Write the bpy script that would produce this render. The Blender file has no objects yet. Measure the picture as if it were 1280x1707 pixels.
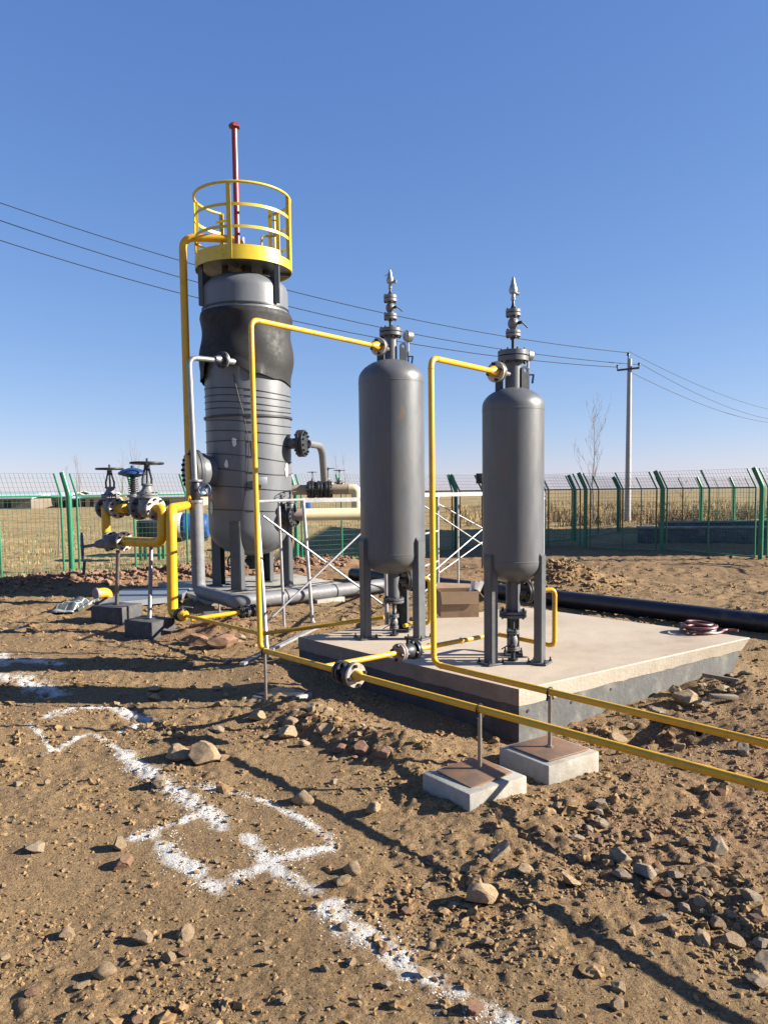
import bpy, bmesh, math, random
import numpy as np
from mathutils import Vector, Matrix

R = math.radians
random.seed(11)
rng = np.random.default_rng(11)
scene = bpy.context.scene
col = scene.collection
V = Vector

# ------------------------------------------------------------------ camera
F = 1282.0
PITCH, ROLL = R(4.5), R(0.7)
SHIFT = 66.0
CAMLOC = V((0, 0, 1.6))
cam_data = bpy.data.cameras.new('camera')
cam_data.sensor_fit = 'HORIZONTAL'
cam_data.sensor_width = 36.0
cam_data.lens = 36.0 * F / 1280.0
cam_data.shift_y = SHIFT / 1280.0
cam_data.clip_start = 0.05
cam_data.clip_end = 6000
cam = bpy.data.objects.new('camera', cam_data)
col.objects.link(cam)
CR = Matrix.Rotation(R(90) - PITCH, 3, 'X') @ Matrix.Rotation(-ROLL, 3, 'Z')
cam.matrix_world = Matrix.Translation(CAMLOC) @ CR.to_4x4()
scene.camera = cam


def ray(px, py):
    return CR @ V(((px - 640.0) / F, -(py - 853.5 - SHIFT) / F, -1.0))


def P(px, py, Y):
    """point of the site seen at a photo position, at depth Y metres"""
    d = ray(px, py)
    return CAMLOC + d * (Y / d.y)


def G(px, py, z=0.0):
    d = ray(px, py)
    return CAMLOC + d * ((z - 1.6) / d.z)


# ------------------------------------------------------------------ tagging
OFF = {}


def tag(o, label=None, cat=None, group=None, kind=None):
    if label: o['label'] = label
    if cat: o['category'] = cat
    if group: o['group'] = group
    if kind: o['kind'] = kind
    return o


def thing(name, label, cat, loc=(0, 0, 0), group=None, rot=None, scale=1.0, local=False):
    o = bpy.data.objects.new(name, None)
    o.empty_display_size = 0.1
    col.objects.link(o)
    o.location = loc
    if rot is not None:
        o.rotation_euler = rot
    o.scale = (scale,) * 3
    tag(o, label, cat, group)
    OFF[o.name] = V((0, 0, 0)) if (local or rot is not None or scale != 1.0) else V(loc)
    return o


def copy_tree(o, parent=None):
    c = o.copy()
    col.objects.link(c)
    c.parent = parent
    for ch in list(o.children):
        copy_tree(ch, c)
    return c


def frame(ax):
    w = V(ax).normalized()
    a = V((0, 0, 1)) if abs(w.z) < 0.95 else V((1, 0, 0))
    u = a.cross(w).normalized()
    return u, w.cross(u), w


# ------------------------------------------------------------------ mesh builder
class MB:
    def __init__(self):
        self.v = []
        self.f = []

    def add(self, vs, fs):
        n = len(self.v)
        self.v += [V(p) for p in vs]
        self.f += [tuple(i + n for i in q) for q in fs]
        return self

    def box(self, c, s, rot=None, bev=0.0):
        c = V(c)
        h = V(s) / 2
        if bev > 0:
            bm = bmesh.new()
            bmesh.ops.create_cube(bm, size=1.0, matrix=Matrix.Diagonal((s[0], s[1], s[2], 1)))
            bmesh.ops.bevel(bm, geom=list(bm.edges), offset=bev, segments=2, affect='EDGES', profile=0.5)
            bm.verts.ensure_lookup_table()
            vs = [x.co.copy() for x in bm.verts]
            fs = [[x.index for x in q.verts] for q in bm.faces]
            bm.free()
        else:
            vs = [V((x * h.x, y * h.y, z * h.z)) for z in (-1, 1) for y in (-1, 1) for x in (-1, 1)]
            fs = [(0, 2, 3, 1), (4, 5, 7, 6), (0, 1, 5, 4), (2, 6, 7, 3), (0, 4, 6, 2), (1, 3, 7, 5)]
        if rot is not None:
            vs = [rot @ p for p in vs]
        return self.add([c + p for p in vs], fs)

    def bar(self, a, b, w, h, up=(0, 0, 1)):
        a, b = V(a), V(b)
        d = (b - a).normalized()
        u = V(up)
        if abs(d.dot(u)) > 0.95: u = V((0, 1, 0))
        s = d.cross(u).normalized()
        t = s.cross(d)
        vs = [p + s * (i * w / 2) + t * (j * h / 2) for p in (a, b) for i, j in ((-1, -1), (1, -1), (1, 1), (-1, 1))]
        return self.add(vs, [(0, 3, 2, 1), (4, 5, 6, 7), (0, 1, 5, 4), (1, 2, 6, 5), (2, 3, 7, 6), (3, 0, 4, 7)])

    def lathe(self, o, ax, prof, n=24, cap=True):
        """prof: list of (radius, distance along axis)"""
        u, v, w = frame(ax)
        o = V(o)
        vs, fs = [], []
        for r, h in prof:
            for k in range(n):
                a = 2 * math.pi * k / n
                vs.append(o + w * h + (u * math.cos(a) + v * math.sin(a)) * max(r, 1e-4))
        for i in range(len(prof) - 1):
            for k in range(n):
                k2 = (k + 1) % n
                fs.append((i * n + k, i * n + k2, (i + 1) * n + k2, (i + 1) * n + k))
        if cap:
            fs.append(tuple(range(n))[::-1])
            m = (len(prof) - 1) * n
            fs.append(tuple(m + k for k in range(n)))
        return self.add(vs, fs)

    def cyl(self, a, b, r, r2=None, n=16):
        a, b = V(a), V(b)
        L = (b - a).length
        return self.lathe(a, b - a, [(r, 0), (r if r2 is None else r2, L)], n)

    def disc(self, c, ax, r, t, n=24, bev=0.0):
        if bev:
            return self.lathe(c, ax, [(r - bev, -t / 2), (r, -t / 2 + bev), (r, t / 2 - bev), (r - bev, t / 2)], n)
        return self.lathe(c, ax, [(r, -t / 2), (r, t / 2)], n)

    def torus(self, c, ax, Rr, r, n=32, m=8, a0=0.0, a1=None, v_axis=None):
        u, v, w = frame(ax)
        c = V(c)
        full = a1 is None
        if full: a1 = a0 + 2 * math.pi
        vs, fs = [], []
        cnt = n if full else n + 1
        for i in range(cnt):
            a = a0 + (a1 - a0) * i / n
            d = u * math.cos(a) + v * math.sin(a)
            for j in range(m):
                b = 2 * math.pi * j / m
                vs.append(c + d * (Rr + r * math.cos(b)) + w * (r * math.sin(b)))
        for i in range(n):
            i2 = (i + 1) % cnt
            for j in range(m):
                j2 = (j + 1) % m
                fs.append((i * m + j, i2 * m + j, i2 * m + j2, i * m + j2))
        return self.add(vs, fs)

    def tube(self, path, r, n=10, cap=True):
        path = [V(p) for p in path]
        k = len(path)
        rs = r if isinstance(r, (list, tuple)) else [r] * k
        t0 = (path[1] - path[0]).normalized()
        a = V((0, 0, 1)) if abs(t0.z) < 0.9 else V((1, 0, 0))
        u = (a - t0 * a.dot(t0)).normalized()
        vs, fs = [], []
        for i in range(k):
            if i == 0: t = t0
            elif i == k - 1: t = (path[i] - path[i - 1]).normalized()
            else:
                t = (path[i + 1] - path[i]).normalized() + (path[i] - path[i - 1]).normalized()
                t = t.normalized() if t.length > 1e-6 else (path[i + 1] - path[i]).normalized()
            u = u - t * u.dot(t)
            u = u.normalized()
            w = t.cross(u)
            for j in range(n):
                b = 2 * math.pi * j / n
                vs.append(path[i] + (u * math.cos(b) + w * math.sin(b)) * rs[i])
        for i in range(k - 1):
            for j in range(n):
                j2 = (j + 1) % n
                fs.append((i * n + j, i * n + j2, (i + 1) * n + j2, (i + 1) * n + j))
        if cap:
            fs.append(tuple(range(n))[::-1])
            fs.append(tuple((k - 1) * n + j for j in range(n)))
        return self.add(vs, fs)

    def ball(self, c, r, n=16, m=10, sq=1.0, ax=(0, 0, 1)):
        pr = [(r * math.sin(math.pi * i / m), -r * sq * math.cos(math.pi * i / m)) for i in range(m + 1)]
        return self.lathe(c, ax, pr, n, cap=False)

    def prism(self, pts, nrm, t):
        """closed outline of 3D points, thickened by t along nrm (centred)"""
        n = len(pts)
        d = V(nrm).normalized() * (t / 2)
        vs = [V(p) - d for p in pts] + [V(p) + d for p in pts]
        fs = [tuple(range(n))[::-1], tuple(range(n, 2 * n))]
        fs += [(i, (i + 1) % n, n + (i + 1) % n, n + i) for i in range(n)]
        return self.add(vs, fs)

    def bolts(self, c, ax, Rb, n, r, L, a0=0.2):
        u, v, w = frame(ax)
        c = V(c)
        for k in range(n):
            a = a0 + 2 * math.pi * k / n
            p = c + (u * math.cos(a) + v * math.sin(a)) * Rb
            self.cyl(p - w * L / 2, p + w * L / 2, r * 0.55, n=6)
            for s in (-1, 1):
                self.cyl(p + w * (s * (L / 2 - r * 1.5)), p + w * (s * (L / 2 - r * 0.2)), r, n=6)
        return self

    def build(self, name, mat, parent=None, origin=None, label=None, angle=38):
        if parent is not None:
            off = OFF[parent.name]
        else:
            off = V(origin) if origin is not None else V((0, 0, 0))
        me = bpy.data.meshes.new(name)
        me.from_pydata([tuple(p - off) for p in self.v], [], self.f)
        bm = bmesh.new()
        bm.from_mesh(me)
        bmesh.ops.recalc_face_normals(bm, faces=list(bm.faces))
        bm.to_mesh(me)
        bm.free()
        me.polygons.foreach_set('use_smooth', [True] * len(me.polygons))
        me.set_sharp_from_angle(angle=R(angle))
        me.materials.append(mat)
        o = bpy.data.objects.new(name, me)
        col.objects.link(o)
        if parent is not None:
            o.parent = parent
            OFF[o.name] = off
        else:
            o.location = off
            OFF[o.name] = off
        if label: o['label'] = label
        return o


def fillet(pts, rad, seg=6):
    pts = [V(p) for p in pts]
    out = [pts[0]]
    for i in range(1, len(pts) - 1):
        a, b, c = pts[i - 1], pts[i], pts[i + 1]
        d1, d2 = (a - b), (c - b)
        r = min(rad, d1.length * 0.48, d2.length * 0.48)
        p0, p1 = b + d1.normalized() * r, b + d2.normalized() * r
        for k in range(seg + 1):
            t = k / seg
            out.append(p0 * (1 - t) ** 2 + b * (2 * t * (1 - t)) + p1 * t * t)
    out.append(pts[-1])
    return out


def np_mesh(name, verts, tris, mat, smooth=False):
    """verts (N,3), faces (M,k) arrays"""
    me = bpy.data.meshes.new(name)
    k = tris.shape[1]
    me.vertices.add(len(verts))
    me.vertices.foreach_set('co', np.ascontiguousarray(verts, dtype=np.float32).ravel())
    me.loops.add(tris.size)
    me.loops.foreach_set('vertex_index', np.ascontiguousarray(tris, dtype=np.int32).ravel())
    me.polygons.add(len(tris))
    me.polygons.foreach_set('loop_start', np.arange(0, tris.size, k, dtype=np.int32))
    me.polygons.foreach_set('use_smooth', np.full(len(tris), smooth))
    me.update(calc_edges=True)
    me.materials.append(mat)
    o = bpy.data.objects.new(name, me)
    col.objects.link(o)
    return o


# ------------------------------------------------------------------ materials
class NT:
    def __init__(self, m):
        self.t = m.node_tree
        self.n = self.t.nodes

    def new(self, kind, **kw):
        x = self.n.new(kind)
        for k, v in kw.items():
            if k.startswith('i_'):
                x.inputs[k[2:].replace('_', ' ')].default_value = v
            else:
                setattr(x, k, v)
        return x

    def link(self, a, b):
        self.t.links.new(a, b)

    def noise(self, vec, scale, detail=5.0, rough=0.6):
        x = self.new('ShaderNodeTexNoise')
        x.inputs['Scale'].default_value = scale
        x.inputs['Detail'].default_value = detail
        x.inputs['Roughness'].default_value = rough
        if vec is not None: self.link(vec, x.inputs['Vector'])
        return x.outputs['Fac']

    def ramp(self, fac, a, b, ca=(0, 0, 0, 1), cb=(1, 1, 1, 1)):
        x = self.new('ShaderNodeValToRGB')
        x.color_ramp.elements[0].position = a
        x.color_ramp.elements[1].position = b
        x.color_ramp.elements[0].color = ca
        x.color_ramp.elements[1].color = cb
        self.link(fac, x.inputs[0])
        return x.outputs[0]

    def mix(self, fac, a, b, mode='MIX'):
        x = self.new('ShaderNodeMix')
        x.data_type = 'RGBA'
        x.blend_type = mode
        for s, v in ((x.inputs[0], fac), (x.inputs[6], a), (x.inputs[7], b)):
            if isinstance(v, bpy.types.NodeSocket): self.link(v, s)
            elif isinstance(v, (int, float)): s.default_value = v
            else: s.default_value = (*v, 1) if len(v) == 3 else v
        return x.outputs[2]

    def bump(self, h, strength, dist, normal=None):
        x = self.new('ShaderNodeBump')
        x.inputs['Strength'].default_value = strength
        x.inputs['Distance'].default_value = dist
        self.link(h, x.inputs['Height'])
        if normal is not None: self.link(normal, x.inputs['Normal'])
        return x.outputs[0]


def new_mat(name):
    m = bpy.data.materials.new(name)
    m.use_nodes = True
    b = m.node_tree.nodes['Principled BSDF']
    return m, b, NT(m)


def surf(name, base, rough=0.5, metal=0.0, var=0.18, scale=6.0, dirt=None, dirt_amt=0.0, dirt_scale=3.0,
         bump=0.0, bump_scale=60.0, stretch=None, spec=0.5):
    m, b, t = new_mat(name)
    base = tuple(c * 0.70 for c in base)
    if dirt is not None: dirt = tuple(c * 0.70 for c in dirt)
    tc = t.new('ShaderNodeTexCoord').outputs['Object']
    if stretch:
        mp = t.new('ShaderNodeMapping')
        mp.inputs['Scale'].default_value = stretch
        t.link(tc, mp.inputs['Vector'])
        vec = mp.outputs[0]
    else:
        vec = tc
    n1 = t.noise(vec, scale, 6, 0.65)
    dark = tuple(c * (1 - var) for c in base)
    lite = tuple(min(1, c * (1 + var)) for c in base)
    c = t.ramp(n1, 0.3, 0.7, (*dark, 1), (*lite, 1))
    if dirt is not None and dirt_amt > 0:
        n2 = t.noise(vec, dirt_scale, 8, 0.7)
        msk = t.ramp(n2, 0.62 - 0.25 * dirt_amt, 0.80 - 0.2 * dirt_amt)
        c = t.mix(msk, c, dirt)
    t.link(c, b.inputs['Base Color'])
    rr = t.ramp(t.noise(vec, scale * 2.3, 4), 0.3, 0.7, (rough * 0.85,) * 3 + (1,), (min(1, rough * 1.15),) * 3 + (1,))
    t.link(rr, b.inputs['Roughness'])
    b.inputs['Metallic'].default_value = metal
    b.inputs['Specular IOR Level'].default_value = spec
    if bump > 0:
        t.link(t.bump(t.noise(tc, bump_scale, 5, 0.6), 1.0, bump), b.inputs['Normal'])
    return m


M = {}
M['vessel'] = surf('vessel_grey_paint', (0.112, 0.120, 0.133), 0.42, 0.0, 0.12, 3.0, (0.150, 0.125, 0.105), 0.4, 1.6, 0.0006, 90, stretch=(3, 3, 0.8))
M['tower'] = surf('tower_grey_paint', (0.155, 0.166, 0.182), 0.42, 0.0, 0.12, 2.0, (0.13, 0.13, 0.13), 0.4, 1.3, 0.0008, 50, stretch=(2, 2, 0.7))
M['leg'] = surf('leg_grey_paint', (0.088, 0.096, 0.104), 0.45, 0.0, 0.12, 8.0, (0.20, 0.15, 0.11), 0.15, 4)
M['rubber'] = surf('black_rubber_sheet', (0.020, 0.0195, 0.020), 0.66, 0.0, 0.25, 5, (0.05, 0.046, 0.042), 0.15, 2.5, 0.003, 9, spec=0.35)
M['yellow'] = surf('yellow_pipe_paint', (0.80, 0.435, 0.010), 0.36, 0.0, 0.08, 9, (0.42, 0.25, 0.06), 0.34, 4, 0.0006, 90)
M['lemon'] = surf('platform_yellow_paint', (0.74, 0.53, 0.03), 0.40, 0.0, 0.08, 6, (0.40, 0.28, 0.08), 0.15, 4)
M['galv'] = surf('galvanised_steel', (0.33, 0.34, 0.35), 0.46, 0.6, 0.15, 14, (0.28, 0.27, 0.26), 0.2, 8)
M['alu'] = surf('aluminium_tube', (0.52, 0.52, 0.52), 0.42, 0.55, 0.16, 12, (0.40, 0.39, 0.37), 0.25, 7)
M['dark'] = surf('dark_steel', (0.042, 0.045, 0.050), 0.45, 0.3, 0.25, 14, (0.10, 0.07, 0.05), 0.2, 9)
M['bolt'] = surf('black_bolt_steel', (0.03, 0.03, 0.032), 0.5, 0.4, 0.2, 30)
M['primer'] = surf('grey_valve_casting', (0.20, 0.205, 0.21), 0.5, 0.1, 0.22, 16, (0.09, 0.085, 0.08), 0.4, 9, 0.0015, 90)
M['bare'] = surf('machined_flange_face', (0.52, 0.48, 0.43), 0.42, 0.45, 0.18, 20, (0.30, 0.20, 0.13), 0.4, 12)
M['postmetal'] = surf('dull_steel_post', (0.30, 0.27, 0.24), 0.45, 0.6, 0.2, 14, (0.2, 0.14, 0.10), 0.3, 9)
M['silver'] = surf('silver_brass_fitting', (0.40, 0.42, 0.42), 0.38, 0.7, 0.16, 25)
M['white'] = surf('white_plastic', (0.75, 0.75, 0.74), 0.5, 0.0, 0.06, 9)
M['cream'] = surf('cream_pipe_paint', (0.78, 0.68, 0.42), 0.45, 0.0, 0.07, 5, (0.50, 0.38, 0.2), 0.2, 3)
M['beige'] = surf('primed_beige_pipe', (0.42, 0.34, 0.22), 0.6, 0.0, 0.12, 5)
M['mauve'] = surf('oxide_primer', (0.30, 0.23, 0.21), 0.6, 0.0, 0.12, 8)
M['red'] = surf('dark_red_paint', (0.26, 0.028, 0.03), 0.38, 0.0, 0.12, 8)
M['green'] = surf('green_coated_steel', (0.018, 0.21, 0.10), 0.38, 0.0, 0.15, 6, (0.16, 0.17, 0.11), 0.15, 4)
M['wire'] = surf('green_coated_wire', (0.03, 0.17, 0.10), 0.45, 0.0, 0.15, 6)
M['blue'] = surf('blue_paint', (0.022, 0.085, 0.27), 0.42, 0.0, 0.15, 4, (0.2, 0.2, 0.2), 0.1, 3)
M['bluedark'] = surf('blue_handwheel_paint', (0.02, 0.07, 0.20), 0.4, 0.1, 0.2, 10)
M['wrap'] = surf('grey_tape_wrap', (0.19, 0.195, 0.205), 0.58, 0.0, 0.14, 7, (0.13, 0.12, 0.11), 0.35, 3, 0.003, 26, stretch=(1, 1, 2.0))
M['tile'] = surf('black_poly_pipe', (0.016, 0.016, 0.024), 0.42, 0.0, 0.25, 4, (0.09, 0.075, 0.06), 0.28, 3)
M['hose'] = surf('red_brown_hose', (0.20, 0.075, 0.075), 0.45, 0.0, 0.2, 9, (0.35, 0.22, 0.18), 0.3, 6)
M['card'] = surf('cardboard', (0.33, 0.215, 0.125), 0.8, 0.0, 0.10, 5, (0.20, 0.11, 0.07), 0.3, 3)
M['cardpale'] = surf('pale_cardboard', (0.62, 0.49, 0.29), 0.8, 0.0, 0.08, 5)
M['rust'] = surf('rusty_plate', (0.24, 0.165, 0.115), 0.6, 0.25, 0.25, 7, (0.36, 0.16, 0.06), 0.75, 4, 0.001, 70)
M['blockdark'] = surf('dark_cast_concrete', (0.075, 0.075, 0.078), 0.85, 0.0, 0.22, 11, (0.15, 0.14, 0.125), 0.3, 8, 0.003, 70)
M['concrete'] = surf('pale_concrete', (0.40, 0.385, 0.34), 0.85, 0.0, 0.18, 6, (0.27, 0.215, 0.15), 0.62, 4, 0.002, 80)
M['slabtop'] = surf('trowelled_concrete', (0.56, 0.465, 0.35), 0.75, 0.0, 0.13, 2.2, (0.40, 0.31, 0.215), 0.55, 1.1, 0.0018, 60)
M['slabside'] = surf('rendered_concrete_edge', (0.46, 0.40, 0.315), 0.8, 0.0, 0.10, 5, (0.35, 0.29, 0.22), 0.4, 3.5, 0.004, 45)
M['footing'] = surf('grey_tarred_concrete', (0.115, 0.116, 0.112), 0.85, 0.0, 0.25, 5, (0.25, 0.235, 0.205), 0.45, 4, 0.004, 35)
M['bandside'] = surf('darker_rendered_edge', (0.26, 0.205, 0.165), 0.85, 0.0, 0.16, 5, (0.17, 0.13, 0.10), 0.5, 3.5, 0.004, 45)
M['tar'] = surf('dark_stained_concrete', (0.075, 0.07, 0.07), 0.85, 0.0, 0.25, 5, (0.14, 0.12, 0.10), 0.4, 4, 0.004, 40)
M['steelsheet'] = surf('weathered_steel_sheet', (0.26, 0.28, 0.31), 0.5, 0.35, 0.15, 3)
M['pole'] = surf('concrete_pole', (0.42, 0.42, 0.42), 0.7, 0.0, 0.12, 2)
M['line'] = surf('cable_black', (0.04, 0.045, 0.06), 0.5)
M['bark'] = surf('pale_bark', (0.22, 0.175, 0.13), 0.8, 0.0, 0.2, 8)
M['plaster'] = surf('tan_plaster', (0.50, 0.38, 0.25), 0.85, 0.0, 0.12, 0.5)
M['shedwall'] = surf('dim_brick', (0.22, 0.17, 0.13), 0.85, 0.0, 0.2, 0.6)
M['roofwhite'] = surf('white_sheet_roof', (0.70, 0.72, 0.74), 0.5, 0.1, 0.06, 0.6)
M['roofgreen'] = surf('pale_green_roof', (0.36, 0.52, 0.46), 0.55, 0.0, 0.08, 0.5)
M['void'] = surf('dark_opening', (0.02, 0.02, 0.022), 0.7)
M['wood'] = surf('grey_timber', (0.24, 0.19, 0.14), 0.8, 0.0, 0.2, 9, stretch=(1, 8, 1))
M['lime'] = surf('white_lime_powder', (0.80, 0.79, 0.77), 0.95, 0.0, 0.06, 30)


def weathered_vessel():
    """the left vessel's shell: same paint with one brown weathered patch on its front"""
    m = M['vessel'].copy()
    m.name = 'vessel_grey_paint_weathered'
    t = NT(m)
    b = m.node_tree.nodes['Principled BSDF']
    src = b.inputs['Base Color'].links[0].from_socket
    tc = t.new('ShaderNodeTexCoord').outputs['Object']
    mp = t.new('ShaderNodeMapping')
    mp.inputs['Location'].default_value = (-0.08 * 5.5, 0.28 * 3, -1.98 * 2.3)
    mp.inputs['Scale'].default_value = (5.5, 3, 2.3)
    t.link(tc, mp.inputs['Vector'])
    ln = t.new('ShaderNodeVectorMath', operation='LENGTH')
    t.link(mp.outputs[0], ln.inputs[0])
    n = t.noise(tc, 7, 6, 0.7)
    ad = t.new('ShaderNodeMath', operation='MULTIPLY_ADD')
    t.link(n, ad.inputs[0])
    ad.inputs[1].default_value = 1.6
    t.link(ln.outputs['Value'], ad.inputs[2])
    msk = t.ramp(ad.outputs[0], 0.9, 1.8, (0.62, 0.62, 0.62, 1), (0, 0, 0, 1))
    t.link(t.mix(msk, src, (0.135, 0.088, 0.056)), b.inputs['Base Color'])
    return m


M['vessel_worn'] = weathered_vessel()

# ------------------------------------------------------------------ world, sun
SUN_EL, SUN_AZ = R(24.0), R(93.0)      # azimuth clockwise from +Y
sd = V((math.sin(SUN_AZ) * math.cos(SUN_EL), math.cos(SUN_AZ) * math.cos(SUN_EL), math.sin(SUN_EL)))
w = bpy.data.worlds.new('World')
scene.world = w
w.use_nodes = True
nt = w.node_tree
bg = nt.nodes['Background']
sky = nt.nodes.new('ShaderNodeTexSky')
sky.sky_type = 'NISHITA'
sky.sun_disc = False
sky.sun_elevation = SUN_EL
sky.sun_rotation = SUN_AZ
sky.altitude = 1100
sky.air_density = 1.0
sky.dust_density = 0.3
sky.ozone_density = 4.0
# winter plateau air: deeper blue overhead, flatter towards the horizon
sp = nt.nodes.new('ShaderNodeSeparateColor')
cb = nt.nodes.new('ShaderNodeCombineColor')
nt.links.new(sky.outputs[0], sp.inputs[0])
for ch, (g_, k_) in enumerate(((0.90, 1.04), (0.72, 1.27), (0.50, 2.28))):
    pw = nt.nodes.new('ShaderNodeMath')
    pw.operation = 'POWER'
    pw.inputs[1].default_value = g_
    ml_ = nt.nodes.new('ShaderNodeMath')
    ml_.operation = 'MULTIPLY'
    ml_.inputs[1].default_value = k_
    nt.links.new(sp.outputs[ch], pw.inputs[0])
    nt.links.new(pw.outputs[0], ml_.inputs[0])
    nt.links.new(ml_.outputs[0], cb.inputs[ch])
nt.links.new(cb.outputs[0], bg.inputs['Color'])
bg.inputs['Strength'].default_value = 0.05

sl = bpy.data.lights.new('sun', 'SUN')
sl.energy = 5.0
sl.angle = R(0.5)
sl.color = (1.0, 0.92, 0.80)
so = bpy.data.objects.new('sun', sl)
col.objects.link(so)
so.rotation_euler = (-sd).to_track_quat('-Z', 'Y').to_euler()
so.location = (30, 0, 30)
scene.view_settings.view_transform = 'Standard'
scene.view_settings.look = 'None'
scene.view_settings.gamma = 1.0
scene.view_settings.use_curve_mapping = False
scene.view_settings.exposure = 1.66


# ------------------------------------------------------------------ terrain
def _hash(ix, iy, seed):
    h = (ix.astype(np.int64) * 374761393 + iy.astype(np.int64) * 668265263 + seed * 974711) & 0xFFFFFFFF
    h = ((h ^ (h >> 13)) * 1274126177) & 0xFFFFFFFF
    return (h ^ (h >> 16)) & 0xFFFFFFFF


def gnoise(x, y, seed):
    ix, iy = np.floor(x), np.floor(y)
    fx, fy = x - ix, y - iy
    u, v = fx * fx * fx * (fx * (fx * 6 - 15) + 10), fy * fy * fy * (fy * (fy * 6 - 15) + 10)

    def g(dx, dy):
        a = _hash(ix + dx, iy + dy, seed) * (2 * math.pi / 4294967296.0)
        return np.cos(a) * (fx - dx) + np.sin(a) * (fy - dy)
    a, b, c, d = g(0, 0), g(1, 0), g(0, 1), g(1, 1)
    return (a + (b - a) * u + (c - a) * v + (a - b - c + d) * u * v) * 1.4


def clods(x, y, cell, seed, lo=0.25, hi=0.55, keep=0.6):
    """lumps: raised rounded caps scattered on a jittered grid"""
    gx, gy = x / cell, y / cell
    ix, iy = np.floor(gx), np.floor(gy)
    out = np.zeros_like(x)
    for dx in (-1, 0, 1):
        for dy in (-1, 0, 1):
            h = _hash(ix + dx, iy + dy, seed)
            px = ix + dx + 0.15 + 0.7 * ((h & 1023) / 1023.0)
            py = iy + dy + 0.15 + 0.7 * (((h >> 10) & 1023) / 1023.0)
            r = lo + (hi - lo) * (((h >> 20) & 255) / 255.0)
            on = ((h >> 24) & 255) < keep * 255
            asp = 0.75 + 0.5 * (((h >> 5) & 255) / 255.0)
            d2 = ((gx - px) * asp) ** 2 + ((gy - py) / asp) ** 2
            cap = np.sqrt(np.maximum(0, r * r - d2)) * on
            out = np.maximum(out, cap)
    return out * cell


def seg_dist(x, y, ax, ay, bx, by):
    dx, dy = bx - ax, by - ay
    t = np.clip(((x - ax) * dx + (y - ay) * dy) / (dx * dx + dy * dy), 0, 1)
    return np.hypot(x - ax - t * dx, y - ay - t * dy)


def bump2(x, y, cx, cy, sx, sy=None):
    sy = sy or sx
    return np.exp(-(((x - cx) / sx) ** 2 + ((y - cy) / sy) ** 2))


def sstep(a, b, t):
    t = np.clip((t - a) / (b - a), 0, 1)
    return t * t * (3 - 2 * t)


# slab corners (left, front, right, back), top level
ZS = 0.28
SL, SF, SR, SB = (G(497, 1062, ZS), G(865, 1150, ZS), G(1250, 1063, ZS), G(838, 1003, ZS))
SB = SL + (SR - SF)
# fence lines on the ground
FL = [(-13.65, 8.75), (-11.7, 10.15), (-9.75, 11.55), (-7.8, 12.95), (-5.85, 14.35), (-3.9, 15.75), (-1.95, 17.15), (0.0, 18.6), (1.9, 20.2)]
FR = [(1.9, 20.2), (3.6, 21.4), (5.35, 20.4), (6.95, 19.2), (8.35, 17.0), (9.9, 14.7), (11.4, 12.4)]


def left_of_fence(x, y):
    """positive outside the yard (beyond the fences)"""
    return np.minimum((y - 18.0) + 0, (y - (18.6 + 0.72 * x)) * 0.81) if False else (y - (18.55 + 0.715 * x)) * 0.81


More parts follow.
